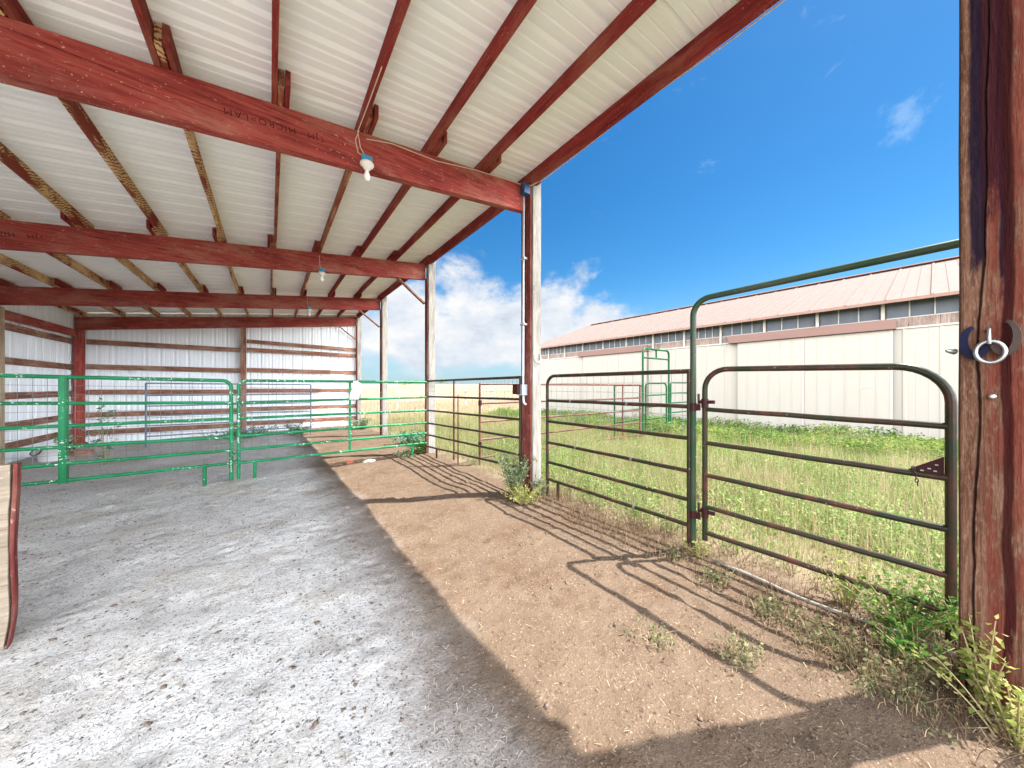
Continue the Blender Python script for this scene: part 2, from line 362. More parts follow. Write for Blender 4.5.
M['dry_stalk'] = leaf_mat('dry_grass_stalks', [(.0, (0.252, 0.162, 0.108)), (.5, (0.414, 0.306, 0.18)), (1., (0.54, 0.45, 0.288))], .3)

# ------------------------------------------------------------------ object helpers
def wloc(o):
    v = Vector((0, 0, 0))
    while o is not None: v += o.location; o = o.parent
    return v


def thing(name, label, cat, loc, group=None):
    o = bpy.data.objects.new(name, None); COL.objects.link(o); o.location = loc; o.empty_display_size = .2
    return tag(o, label, cat, group)


def tag(o, label, cat, group=None):
    o['label'] = label; o['category'] = cat
    if group: o['group'] = group
    return o


class MB:
    """gathers shapes given in world coordinates into one mesh"""
    def __init__(s): s.v = []; s.f = []; s.sm = []
    def add(s, vs, fs, smooth=False):
        n = len(s.v); s.v += [tuple(v) for v in vs]
        for f in fs: s.f.append(tuple(i + n for i in f)); s.sm.append(smooth)
        return s
    def hexa(s, c):
        return s.add(c, [(0, 3, 2, 1), (4, 5, 6, 7), (0, 1, 5, 4), (1, 2, 6, 5), (2, 3, 7, 6), (3, 0, 4, 7)])
    def box(s, x0, x1, y0, y1, z0, z1):
        return s.hexa([(x0, y0, z0), (x1, y0, z0), (x1, y1, z0), (x0, y1, z0), (x0, y0, z1), (x1, y0, z1), (x1, y1, z1), (x0, y1, z1)])
    def bar(s, a, b, up, wd, ht):
        """rectangular bar from a to b; ht along up, wd sideways"""
        a, b, up = Vector(a), Vector(b), Vector(up).normalized()
        d = (b - a).normalized(); sd = d.cross(up).normalized() * wd / 2; u = sd.cross(d).normalized() * ht / 2
        return s.hexa([a - sd - u, a + sd - u, a + sd + u, a - sd + u, b - sd - u, b + sd - u, b + sd + u, b - sd + u])
    def tube(s, pts, r, n=10, closed=False, rs=None):
        pts = [Vector(p) for p in pts]; k = len(pts); ring = []; prev = None
        for i, p in enumerate(pts):
            if closed: d = pts[(i + 1) % k] - pts[i - 1]
            else: d = pts[min(i + 1, k - 1)] - pts[max(i - 1, 0)]
            d.normalize()
            if prev is None:
                a = Vector((0, 0, 1)) if abs(d.z) < .9 else Vector((1, 0, 0))
                prev = d.cross(a).normalized()
            prev = (prev - d * prev.dot(d)).normalized(); q = d.cross(prev)
            rr = rs[i] if rs else r
            ring.append([p + (prev * math.cos(2 * math.pi * j / n) + q * math.sin(2 * math.pi * j / n)) * rr for j in range(n)])
        vs = [v for rg in ring for v in rg]; fs = []
        for i in range(k if closed else k - 1):
            i2 = (i + 1) % k
            for j in range(n):
                j2 = (j + 1) % n
                fs.append((i * n + j, i * n + j2, i2 * n + j2, i2 * n + j))
        s.add(vs, fs, True)
        if not closed:
            s.add(ring[0], [tuple(range(n))[::-1]]); s.add(ring[-1], [tuple(range(n))])
        return s
    def lathe(s, c, prof, axis=(0, 0, 1), n=20):
        ax = Vector(axis).normalized(); a = ax.orthogonal().normalized(); b = ax.cross(a); vs = []; fs = []
        for (r, h) in prof:
            for j in range(n):
                t = 2 * math.pi * j / n
                vs.append(Vector(c) + ax * h + (a * math.cos(t) + b * math.sin(t)) * r)
        for i in range(len(prof) - 1):
            for j in range(n):
                j2 = (j + 1) % n; fs.append((i * n + j, i * n + j2, (i + 1) * n + j2, (i + 1) * n + j))
        return s.add(vs, fs, True)
    def build(s, name, mat, parent=None, bevel=0.0):
        off = wloc(parent) if parent else Vector((0, 0, 0))
        me = bpy.data.meshes.new(name)
        if parent is None:
            off = Vector(min(s.v, key=lambda v: v[2])); 
        me.from_pydata([(v[0] - off.x, v[1] - off.y, v[2] - off.z) for v in s.v], [], s.f)
        me.polygons.foreach_set('use_smooth', s.sm); me.materials.append(mat); me.validate(); me.update()
        o = bpy.data.objects.new(name, me); COL.objects.link(o)
        if parent: o.parent = parent
        else: o.location = off
        if bevel:
            b = o.modifiers.new('bevel', 'BEVEL'); b.width = bevel; b.segments = 2; b.limit_method = 'ANGLE'
        return o


def np_mesh(name, verts, faces3=None, faces4=None, mat=None, parent=None, smooth=False):
    """fast mesh from numpy arrays"""
    me = bpy.data.meshes.new(name)
    off = np.array(wloc(parent)) if parent else np.zeros(3)
    verts = np.asarray(verts, dtype=np.float32) - off.astype(np.float32)
    me.vertices.add(len(verts)); me.vertices.foreach_set('co', verts.ravel())
    n3 = 0 if faces3 is None else len(faces3); n4 = 0 if faces4 is None else len(faces4)
    loops = np.concatenate([a for a in ((faces4.ravel() if n4 else None), (faces3.ravel() if n3 else None)) if a is not None]).astype(np.int32)
    me.loops.add(len(loops)); me.loops.foreach_set('vertex_index', loops)
    me.polygons.add(n3 + n4)
    starts = np.concatenate([np.arange(n4) * 4, n4 * 4 + np.arange(n3) * 3]).astype(np.int32)
    me.polygons.foreach_set('loop_start', starts)
    me.update(calc_edges=True)
    if smooth: me.polygons.foreach_set('use_smooth', np.ones(n3 + n4, dtype=bool))
    me.materials.append(mat)
    o = bpy.data.objects.new(name, me); COL.objects.link(o)
    if parent: o.parent = parent
    return o


def gz(x, y):
    return -.018 * (min(max(y, -4.0), 14.4) - 3.3) - .032 * min(max(x - 3.6, 0.0), 10.0)


def gz_np(y, x): return -.018 * (np.clip(y, -4.0, 14.4) - 3.3) - .032 * np.clip(x - 3.6, 0, 10)

# ------------------------------------------------------------------ ground
def axis_pts(lo, hi, step, far):
    a = list(np.arange(lo, hi + 1e-6, step)); d = step; p = hi; r = []
    while p < far: d *= 1.22; p += d; r.append(p)
    d = step; p = lo; l = []
    while p > -far: d *= 1.22; p -= d; l.append(p)
    return np.array(l[::-1] + a + r)


xs = axis_pts(-4.5, 4.2, .032, 6000); ys = axis_pts(-.4, 9.5, .032, 6000)
X, Y = np.meshgrid(xs, ys)
def vnoise(X, Y, seed):
    r = np.random.default_rng(seed); Z = np.zeros_like(X)
    for o in range(26):
        k = 2.2 * 1.18 ** o; a = r.uniform(0, 2 * np.pi); ph = r.uniform(0, 6.28)
        Z += np.sin(k * (X * np.cos(a) + Y * np.sin(a)) + ph + 1.5 * np.sin(.7 * k * (Y * np.cos(a) - X * np.sin(a)) + ph)) / (1.18 ** (o * .75))
    return Z
near = np.exp(-np.maximum(0, np.hypot(X - 1, Y - 4) - 12) / 3)
Zg = gz_np(Y, X) + .0055 * vnoise(X, Y, 3) * near
# hoof marks trodden into the floor
hr = np.random.default_rng(77)
hx, hy = hr.uniform(-4.1, 2.8, 900), hr.uniform(.3, 9.4, 900); ha = hr.uniform(0, np.pi, 900); hd = hr.uniform(.004, .016, 900); hs = hr.uniform(.035, .065, 900)
for k in range(900):
    i0, i1 = np.searchsorted(xs, hx[k] - .2), np.searchsorted(xs, hx[k] + .2); j0, j1 = np.searchsorted(ys, hy[k] - .2), np.searchsorted(ys, hy[k] + .2)
    dx, dy = X[j0:j1, i0:i1] - hx[k], Y[j0:j1, i0:i1] - hy[k]
    u, v_ = dx * np.cos(ha[k]) + dy * np.sin(ha[k]), (dy * np.cos(ha[k]) - dx * np.sin(ha[k])) * 1.35
    rr_ = np.hypot(u, v_) / hs[k]
    Zg[j0:j1, i0:i1] += hd[k] * (-np.exp(-rr_ ** 2) + .45 * np.exp(-(rr_ - 1.5) ** 2 * 4))
nx, ny = len(xs), len(ys)
idx = np.arange(nx * ny).reshape(ny, nx)
q = np.stack([idx[:-1, :-1], idx[:-1, 1:], idx[1:, 1:], idx[1:, :-1]], -1).reshape(-1, 4)
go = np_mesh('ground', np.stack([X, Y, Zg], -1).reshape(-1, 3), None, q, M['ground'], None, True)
go['kind'] = 'structure'

# ------------------------------------------------------------------ the open shed
shed = thing('pole_shed', 'open fronted pole shed with red beams and white metal sheets on its roof and walls', 'shed', (-.7, 7, gz(0, 7)))
XP, XW, SL = 2.83, -4.28, .1246
BEAM_Y = [-.01, 3.45, 7.06, 10.80, 14.36]
def beam_z(x): return 1.5 + 2.38 - SL * (XP - x)
BD = .36
for by in BEAM_Y:
    mb = MB()
    for k, (y0, y1) in enumerate(((by - .05, by - .004), (by, by + .046))):
        a, b = XW - .02, XP
        za, zb = beam_z(a), beam_z(b)
        dz = .004 * k
        mb.hexa([(a, y0, za + dz), (b, y0, zb + dz), (b, y1, zb + dz), (a, y1, za + dz), (a, y0, za + BD), (b, y0, zb + BD), (b, y1, zb + BD), (a, y1, za + BD)])
    bm_o = mb.build('beam', M['red_x'], shed, .004)
    if by in (3.45, 7.06):                                           # the stamp on the timber, printed upside down
        for word, sx in (('TJM', .40), ('MICRO=LAM', .18)):
            sx -= 0 if by < 5 else 2.75
            cu = bpy.data.curves.new('stamp', 'FONT'); cu.body = word; cu.size = .072; cu.extrude = .0004; cu.space_character = 1.25
            tmp = bpy.data.objects.new('stamp_text', cu); COL.objects.link(tmp)
            me = bpy.data.meshes.new_from_object(tmp.evaluated_get(bpy.context.evaluated_depsgraph_get()))
            bpy.data.objects.remove(tmp); bpy.data.curves.remove(cu)
            me.materials.clear(); me.materials.append(M['stamp'])
            so = bpy.data.objects.new('stamp', me); COL.objects.link(so); so.parent = bm_o
            so.location = Vector((sx, by - .0508, beam_z(sx) + .20)) - wloc(bm_o)
            so.rotation_euler = (R(90), R(180) - math.atan(SL), 0)

# posts on the open side
POSTS = [(2.84, 2.99, 3.284, 3.44), (2.84, 3.00, 6.853, 7.0), (2.84, 3.0, 10.56, 10.74), (2.84, 3.0, 14.2, 14.34)]
def post_mesh(x0, x1, y0, y1, z0, z1, mat, name='post'):
    mb = MB(); n = 14; cx, cy = (x0 + x1) / 2, (y0 + y1) / 2; vs = []
    for i in range(n + 1):
        z = z0 + (z1 - z0) * i / n
        dx, dy = .004 * noise.noise((x0 * 3, z * 1.1, y0)), .004 * noise.noise((x0 * 3 + 9, z * 1.1, y0))
        vs += [(x0 + dx, y0 + dy, z), (x1 + dx, y0 + dy, z), (x1 + dx, y1 + dy, z), (x0 + dx, y1 + dy, z)]
    fs = [(0, 3, 2, 1), tuple(4 * n + j for j in range(4))]
    for i in range(n):
        for j in range(4): fs.append((4 * i + j, 4 * i + (j + 1) % 4, 4 * i + 4 + (j + 1) % 4, 4 * i + 4 + j))
    return mb.add(vs, fs).build(name, mat, shed, .008)
for i, (x0, x1, y0, y1) in enumerate(POSTS):
    post_mesh(x0, x1, y0, y1, gz(0, y0) - .3, beam_z(x1) + BD + .02, M['grey_post'])
    MB().box(x0 - .032, x0 - .002, y0 + .02, y1 + (.06 if i == 0 else .0), gz(0, y0) - .1, beam_z(x0) - .003 if i else beam_z(x0) + .36).build('facing_board', M['dark_red_z'], shed, .003)
bigp = post_mesh(2.545, 2.705, -.232, -.070, -.3, beam_z(2.7) + BD, M['big_post'])
bigp['label'] = 'rough post close by with red stain and dark blue paint runs'
# low-side posts, back wall posts
for y0 in (-.10, 3.30, 6.86, 10.82):
    post_mesh(XW, XW + .15, y0, y0 + .15, -.6, beam_z(XW), M['tan_post'])
post_mesh(XW, XW + .17, 14.16, 14.31, -.6, beam_z(XW), M['red_z'])
post_mesh(-.80, -.65, 14.2, 14.34, -.6, beam_z(-.7), M['brown_z'])

# purlins, lapped at every beam
PX = [2.86, 2.14, 1.43, .73, .05, -.63, -1.32, -2.06, -2.75, -3.45, -4.16]
ends = [-.62, 3.45, 7.06, 10.80, 14.52]
for i, px in enumerate(PX):
    for b in range(4):
        ya, yb = ends[b] - (.0 if b == 0 else .26), ends[b + 1] + (.0 if b == 3 else .26)
        x = px + (.021 if b % 2 else -.021)
        za = beam_z(x) + BD + .002; tw = .038 if i else .045
        ht = .14 if i else .19
        mb = MB(); k = tw / 2; dz = SL * k
        z_lo = za - (ht - .14)
        c = [(x - k, ya, z_lo - dz), (x + k, ya, z_lo + dz), (x + k, yb, z_lo + dz), (x - k, yb, z_lo - dz),
             (x - k, ya, za + .14 - dz), (x + k, ya, za + .14 + dz), (x + k, yb, za + .14 + dz), (x - k, yb, za + .14 - dz)]
        mb.hexa(c)
        if i == 0: mat = 'purlin_red'
        elif b == 0: mat = 'purlin_red' if i < 6 else 'purlin_mid'
        elif i >= 5: mat = 'purlin_tan'
        elif i >= 3: mat = 'purlin_mid'
        else: mat = 'purlin_red'
        mb.build('purlin', M[mat], shed, .003)
        if b < 3 and i:                                          # scab block beside each lap
            xx = px + (.066 if b % 2 == 0 else -.066); yb2 = ends[b + 1]
            zz = beam_z(xx) + BD + .003
            MB().box(xx - .018, xx + .018, yb2 - .30, yb2 + .30, zz, zz + .125).build('lap_block', M['purlin_red'], shed, .003)

# ribbed sheets: profile runs along y for the roof (ribs fall with the slope)
def rib_profile(a, b, pitch, h, top=.02, flank=.018, minor=True):
    p = [(a, 0)]; t = a + pitch / 2
    while t < b - .05:
        p += [(t - top - flank, 0), (t - top, h), (t + top, h), (t + top + flank, 0)]
        if minor:
            for q_ in (.33, .66):
                u = t + pitch * q_
                if u < b - .05: p += [(u - .012, 0), (u, h * .36), (u + .012, 0)]
        t += pitch
    p.append((b, 0)); return p
def roof_z(x): return beam_z(x) + BD + .002 + .14 + .004
prof = rib_profile(-.75, 14.7, .305, .036)
vs = []; x0, x1 = XW - .25, 3.03
for (y, h) in prof: vs += [(x0, y, roof_z(x0) + h), (x1, y, roof_z(x1) + h)]
fs = [(2 * i, 2 * i + 1, 2 * i + 3, 2 * i + 2) for i in range(len(prof) - 1)]
ro = MB().add(vs, fs).build('roof_sheet', M['roof'], shed)
so_ = ro.modifiers.new('solid', 'SOLIDIFY'); so_.thickness = .002; so_.offset = 1
# the drip edge along the high side
mb = MB(); mb.bar((3.035, -.76, roof_z(3.03) - .012), (3.035, 14.71, roof_z(3.03) - .012), (0, 0, 1), .006, .05).build('drip_edge', M['conduit'], shed)
# back wall
prof = rib_profile(XW - .1, 2.86, .305, .034)
vs = []
for (x, h) in prof: vs += [(x, 14.42 + .02 + h, -.34), (x, 14.42 + .02 + h, beam_z(x) + .49)]
fs = [(2 * i, 2 * i + 1, 2 * i + 3, 2 * i + 2) for i in range(len(prof) - 1)]
wo = MB().add(vs, fs).build('wall_sheet', M['wall'], shed); s_ = wo.modifiers.new('solid', 'SOLIDIFY'); s_.thickness = .002
# low side wall, its unseen near bay left open to let fill light in
prof = rib_profile(3.25, 14.46, .305, .034); vs = []
for (y, h) in prof: vs += [(XW - .045 - h, y, gz(0, y) - .1), (XW - .045 - h, y, beam_z(XW) + .50)]
wo = MB().add(vs, fs := [(2 * i, 2 * i + 1, 2 * i + 3, 2 * i + 2) for i in range(len(prof) - 1)]).build('wall_sheet', M['wall'], shed)
s_ = wo.modifiers.new('solid', 'SOLIDIFY'); s_.thickness = .002
# girts
for z in (2.66, 1.96, 1.24, .60, .10):
    for (xa, xb) in ((XW + .172, -.805), (-.645, 2.835)):
        MB().bar((xa, 14.36, z + .03), (xb, 14.36, z), (0, 0, 1), .045, .145).build('girt', M['brown_x'], shed, .003)
for z in (2.66, 1.96, 1.24, .62, .20):
    for (ya, yb) in ((3.455, 6.855), (7.015, 10.815), (10.975, 14.155)):
        MB().bar((XW - .02, ya, z + .02), (XW - .02, yb, z), (0, 0, 1), .045, .145).build('girt', M['brown_y'], shed, .003)
for (ya, yb) in ((3.455, 6.855), (7.015, 10.815), (10.975, 14.155)):
    MB().bar((XW + .03, ya, beam_z(XW) - .10), (XW + .03, yb, beam_z(XW) - .10), (0, 0, 1), .045, .19).build('eave_beam', M['red_y'], shed, .003)
MB().bar((-.645, 14.36, 2.98), (2.835, 14.36, 2.90), (0, 0, 1), .045, .13).build('girt', M['brown_x'], shed, .003)
# knee braces
for y in (6.98, 10.72, 14.27):
    MB().bar((2.18, y, beam_z(2.18) - .01), (2.79, y, beam_z(2.8) - .56), (0, 1, 0), .035, .085).build('brace', M['brown_x'], shed, .003)

# ------------------------------------------------------------------ electrics and horseshoes on the shed
def light(x, y, zb, label, cable_pts):
    o = thing('ceiling_light', label, 'light', (x, y, zb), 'bare bulb lights screwed to the beams')
    MB().box(x - .048, x + .048, y - .044, y - .001, zb, zb + .072).build('junction_box', M['box_blue'], o, .006)
    c = (x, y - .03, zb)
    MB().lathe(c, [(.0, -.002), (.062, -.004), (.066, -.018), (.058, -.034), (.036, -.048), (.026, -.070), (.0, -.070)]).build('lamp_holder', M['porcelain'], o)
    MB().lathe(c, [(.013, -.070), (.015, -.085), (.026, -.110), (.031, -.135), (.026, -.160), (.012, -.176), (.0, -.178)]).build('bulb', M['bulb'], o)
    for p in cable_pts: MB().tube(p, .0045, 6).build('cable', M['cable'], o)
xb = .76; yb = 3.40 - .003; zb = 3.672
light(xb, yb, zb, 'bare white bulb in a porcelain holder under a bright blue box on the nearest beam',
      [[(.70, yb - .004, beam_z(.7) + BD + .02), (.66, yb - .008, beam_z(.7) + .25), (.685, yb - .006, beam_z(.7) + .14), (xb - .02, yb - .01, zb + .06)],
       [(.695, 2.6, roof_z(.7) - .15), (.69, 3.1, roof_z(.7) - .152), (.68, yb - .012, beam_z(.7) + BD - .02), (.705, yb - .008, beam_z(.7) + .2), (xb - .005, yb - .012, zb + .06)],
       [(xb, yb - .006, beam_z(xb) + .30), (1.0, yb - .006, beam_z(1.0) + .335), (1.5, yb - .006, beam_z(1.5) + .30), (2.0, yb - .006, beam_z(2.0) + .34), (2.5, yb - .006, beam_z(2.5) + .345), (2.80, yb - .01, beam_z(2.8) + .34)]])
light(.78, 7.005, beam_z(.78) - .02, 'small bare bulb in a holder under the second beam of the shed', [[(.74, 6.99, beam_z(.74) + .3), (.75, 6.99, beam_z(.75) + .1), (.775, 6.98, beam_z(.78) + .05)]])
light(.89, 10.745, beam_z(.89) - .02, 'farthest bare bulb hanging in a holder under the third beam of the shed', [[(.84, 10.73, beam_z(.84) + .3), (.85, 10.73, beam_z(.85) + .1), (.885, 10.72, beam_z(.88) + .05)]])

cd = thing('conduit', 'grey electrical conduit under a dark blue box on the red sided post', 'conduit', (2.785, 3.42, 1.3))
MB().box(2.70, 2.806, 3.30, 3.385, 4.06, 4.20).build('junction_box', M['box_navy'], cd, .006)
MB().tube([(2.772, 3.40, 4.06), (2.772, 3.405, 3.0), (2.772, 3.41, 1.62), (2.772, 3.41, 1.50)], .017, 10).build('pipe', M['conduit'], cd)
for z in (3.2, 2.3): MB().box(2.750, 2.807, 3.36, 3.455, z, z + .03).build('strap', M['conduit'], cd, .003)
MB().tube([(2.775, 3.41, 1.34), (2.775, 3.41, 1.27), (2.78, 3.39, 1.23), (2.80, 3.37, 1.22)], .017, 10).build('elbow', M['conduit'], cd)
ob = thing('outlet_box', 'small grey metal outlet box screwed to the post below the conduit', 'outlet box', (2.77, 3.41, 1.34))
MB().box(2.715, 2.807, 3.36, 3.475, 1.345, 1.495).build('box', M['box_grey'], ob, .006)
MB().box(2.655, 2.712, 3.40, 3.50, 1.36, 1.50).build('cover', M['maroon_iron'], ob, .004)

fc = tag(MB().tube([(2.95, -.6, roof_z(2.95) - .13), (2.935, 1.0, roof_z(2.9) - .15), (2.925, 1.8, roof_z(2.9) - .12), (2.915, 2.6, roof_z(2.9) - .16), (2.91, 3.1, roof_z(2.9) - .17), (2.80, 3.28, roof_z(2.85) - .22), (2.77, 3.34, 4.20)], .006, 6).build('electric_cable', M['cable']),
         'pale electric cable stapled along the red board at the roof edge', 'cable')

def horseshoe_pts(c, right, up, r, open_deg=70, n=18, ell=1.15):
    c, right, up = Vector(c), Vector(right).normalized(), Vector(up).normalized(); ps = []
    for i in range(n + 1):
        a = R(90 + open_deg / 2) + (2 * math.pi - R(open_deg)) * i / n
        ps.append(c + right * math.cos(a) * r + up * math.sin(a) * r * ell)
    return ps
def flat_sweep(pts, normal, wd, th):
    mb = MB(); nrm = Vector(normal).normalized(); k = len(pts); vs = []; fs = []
    for i, p in enumerate(pts):
        d = (pts[min(i + 1, k - 1)] - pts[max(i - 1, 0)]).normalized(); sd = nrm.cross(d).normalized()
        ww = wd * (.55 + .45 * math.sin(math.pi * i / (k - 1)))
        vs += [p - sd * ww / 2 + nrm * th / 2, p + sd * ww / 2 + nrm * th / 2, p + sd * ww / 2 - nrm * th / 2, p - sd * ww / 2 - nrm * th / 2]
    for i in range(k - 1):
        for j in range(4): fs.append((4 * i + j, 4 * i + (j + 1) % 4, 4 * i + 4 + (j + 1) % 4, 4 * i + 4 + j))
    fs += [(3, 2, 1, 0), tuple(4 * (k - 1) + j for j in range(4))]
    return mb.add(vs, fs)
tag(flat_sweep(horseshoe_pts((2.915, 3.272, 1.86), (1, 0, .12), (-.12, 0, 1), .055), (0, 1, 0), .022, .010).build('horseshoe', M['shoe'], None, .002),
    'worn steel horseshoe nailed open side up on the weathered grey post', 'horseshoe', 'horseshoes nailed to the shed posts')
# two shoes and a ring on the near post (its inner face is x = 2.545; y grows to the left of the view)
def shoe_arc(cy, cz, rx, rv, open_at, open_w=95, n=22, x=2.532):
    return [Vector((x - .010 * math.sin(math.pi * i / n), cy - rx * math.cos(a), cz + rv * math.sin(a))) for i, a in
            ((i, R(open_at + open_w / 2 + (360 - open_w) * i / n)) for i in range(n + 1))]
tag(flat_sweep(shoe_arc(-.108, 1.690, .030, .066, 50), (1, 0, 0), .027, .012).build('horseshoe', M['shoe_blue'], None, .002),
    'dark blue horseshoe on the rough post left of the galvanised ring', 'horseshoe', 'horseshoes nailed to the shed posts')
tag(flat_sweep(shoe_arc(-.180, 1.702, .030, .070, 130), (1, 0, 0), .024, .010).build('horseshoe', M['shoe_rust'], None, .002),
    'dark rusty horseshoe on the rough post right of the galvanised ring', 'horseshoe', 'horseshoes nailed to the shed posts')
rg = thing('tie_ring', 'bright galvanised tie ring on a bolt between two horseshoes on the rough post', 'tie ring', (2.52, -.15, 1.64))
MB().tube([(2.500 + .004 * math.sin(a), -.144 + .036 * math.cos(a), 1.640 + .047 * math.sin(a)) for a in [2 * math.pi * i / 30 for i in range(30)]], .0075, 10, True).build('ring', M['ring'], rg)
MB().tube([(2.546, -.141, 1.735), (2.515, -.141, 1.742), (2.498, -.141, 1.740), (2.493, -.141, 1.700), (2.497, -.142, 1.675)], .006, 8).build('bolt', M['ring'], rg)
tag(MB().tube([(2.560, -.055, 1.655), (2.52, -.052, 1.648), (2.50, -.036, 1.652), (2.49, -.030, 1.655)], .008, 8, rs=[.010, .012, .008, .003]).build('bent_spike', M['ring']),
    'short bent steel spike sticking out of the left edge of the rough post', 'spike')
tag(MB().lathe((2.545, -.152, 1.445), [(.0, .0), (.012, .0), (.012, .010), (.007, .016), (.0, .016)], (-1, 0, 0), 8).build('bolt_head', M['screw']), 'shiny bolt head low on the rough post beneath the tie ring', 'bolt')

# ------------------------------------------------------------------ pipe panels and gates
def lerp(a, b, t): return a + (b - a) * t
def panel(name, label, cat, A, B, zl, zr, r, mat, group=None, corner=(.16, .16), down=(None, None), uprights=(), up_r=None, feet=(), mesh=None, rail_r=None, wire_r=.0026, ends=(True, True)):
    """pipe panel from A to B (x, y); zl / zr are the rail heights at the two ends, top one first"""
    A, B = Vector((A[0], A[1], 0)), Vector((B[0], B[1], 0)); L = (B - A).length; d = (B - A) / L
    o = thing(name, label, cat, ((A.x + B.x) / 2, (A.y + B.y) / 2, gz(0, (A.y + B.y) / 2)), group)
    def pt(s, z): v = A + d * s; return Vector((v.x, v.y, z))
    def zi(i, s): return lerp(zl[i], zr[i], s / L)
    lo = [zl[-1] if down[0] is None else down[0], zr[-1] if down[1] is None else down[1]]
    path = [pt(0, lo[0])]
    ca, cb = corner
    if ca:
        for k in range(9):
            a = math.pi / 2 * k / 8; s = ca - ca * math.cos(a); path.append(pt(s, zi(0, s) - ca + ca * math.sin(a)))
    else: path.append(pt(0, zl[0]))
    if cb:
        for k in range(9):
            a = math.pi / 2 * k / 8; s = L - cb + cb * math.sin(a); path.append(pt(s, zi(0, s) - cb + cb * math.cos(a)))
    else: path.append(pt(L, zr[0]))
    path.append(pt(L, lo[1]))
    if not ca or not cb:
        i0, i1 = (0 if ca else 1), (len(path) if cb else -1)
        if not ca and ends[0]: MB().tube(path[:2], r).build('end_post', mat, o)
        if not cb and ends[1]: MB().tube(path[-2:], r).build('end_post', mat, o)
        MB().tube(path[i0:i1], r).build('frame' if ca or cb else 'rail', mat, o)
    else: MB().tube(path, r, 12).build('frame', mat, o)
    rr = rail_r or r * .9
    for i in range(1, len(zl)):
        n = 7
        MB().tube([pt(L * k / n, zi(i, L * k / n) +   .0018 * math.sin(k * 2.1 + i * 1.7) * (0 < k < n)) for k in range(n + 1)], rr, 10).build('rail', mat, o)
    for u in uprights:
        wd = up_r or r; s = L * u
        v = pt(s, 0); 
        MB().bar((v.x, v.y, zi(len(zl) - 1, s) - .02), (v.x, v.y, zi(0, s) + .008), d, wd * 1.0, wd * 2.0).build('upright', mat, o, .003)
    for u in feet:
        s = L * u; v = pt(s, 0)
        MB().tube([(v.x, v.y, zi(len(zl) - 1, s)), (v.x, v.y, gz(v.x, v.y) - .01)], r * .95, 10).build('foot', mat, o)
    if mesh:
        t0, t1, ia, ib, st = mesh
        nrm = Vector((-d.y, d.x, 0)) * (r + .002); sq = 3; mv = MB()
        s = L * t0 + st / 2
        while s < L * t1:
            a, b = pt(s, zi(ia, s)) + nrm, pt(s, zi(ib, s)) + nrm; mv.tube([a, b], wire_r, sq); s += st
        zt = lambda s, f: lerp(zi(ia, s), zi(ib, s), f)
        cnt = max(2, int((zl[ia] - zl[ib]) / st))
        for k in range(1, cnt):
            a, b = pt(L * t0, zt(L * t0, k / cnt)) + nrm, pt(L * t1, zt(L * t1, k / cnt)) + nrm; mv.tube([a, b], wire_r, sq)
        mv.build('wire_mesh', M['wire'], o)
    return o, pt, zi, L

GG = 'green pipe gates across the shed'
# the two green ones along the second line of posts
YG = 6.80
p1, pt, zi, L = panel('green_gate', 'green pipe gate with a wide channel upright at the left, bird droppings on its rails', 'gate', (-3.75, YG), (-.495, YG),
    [1.63, 1.30, .97, .72, .49, .27], [1.552, 1.20, .945, .655, .44, .232], .026, M['green'], GG, (.12, .11), (None, -.035), (), None, (.905,), (.0, .985, 0, 4, .11))
ux = -2.128
MB().box(ux - .034, ux - .024, YG - .04, YG + .04, .215, 1.605).build('upright', M['green'], p1, .003)
MB().box(ux + .022, ux + .032, YG - .04, YG + .04, .215, 1.600).build('upright', M['green'], p1, .003)
MB().box(ux - .023, ux + .021, YG - .042, YG - .030, .22, 1.598).build('channel', M['green'], p1, .003)
p2, pt, zi, L = panel('green_gate', 'green pipe gate with a narrow middle upright, beside the corner post', 'gate', (-.405, YG), (2.765, YG),
    [1.557, 1.13, .947, .659, .438, .221][:1] + [1.20, .945, .659, .438, .225], [1.540, 1.205, .915, .643, .413, .196], .025, M['green'], GG, (.11, 0), (-.035, -.06), (.515,), .022, (.065, .90), (.0, .97, 0, 4, .11), ends=(True, False))
# hinges between the two
hg = thing('gate_latch', 'small green chain latch joining the two green gates', 'latch', (-.45, YG, .3))
for z in (1.22, .42, .30):
    MB().tube([(-.495, YG - .01, z), (-.475, YG - .035, z - .02), (-.45, YG - .045, z - .035), (-.425, YG - .035, z - .02), (-.405, YG - .01, z)], .012, 8).build('link', M['green'], hg)

# brown pipe panel between the first two grey posts (inner side)
XI = 2.795
p3, pt, zi, L = panel('brown_pipe_fence', 'rust brown pipe panel between the two grey posts of the open side', 'fence panel', (XI, 6.86), (XI, 3.50),
    [1.565, 1.22, .914, .63, .37, .11], [1.594, 1.286, 1.003, .746, .506, .326], .021, M['olive'], 'pipe panels of the open side', (0, 0), (-.08, .0), (), None, (.16,), (.0, 1.0, 0, 1, .10))
MB().tube([(XI, 6.86, -.09), (XI, 6.86, 1.585)], .030, 12).build('post_sleeve', M['brown_tube'], p3)
MB().box(XI - .02, XI - .002, 5.49, 5.53, .06, 1.575).build('upright', M['brown_tube'], p3, .003)
MB().tube([(XI + .03, 5.42, -.02), (XI + .03, 5.42, 1.30)], .012, 8).build('upright', M['brown_tube'], p3)

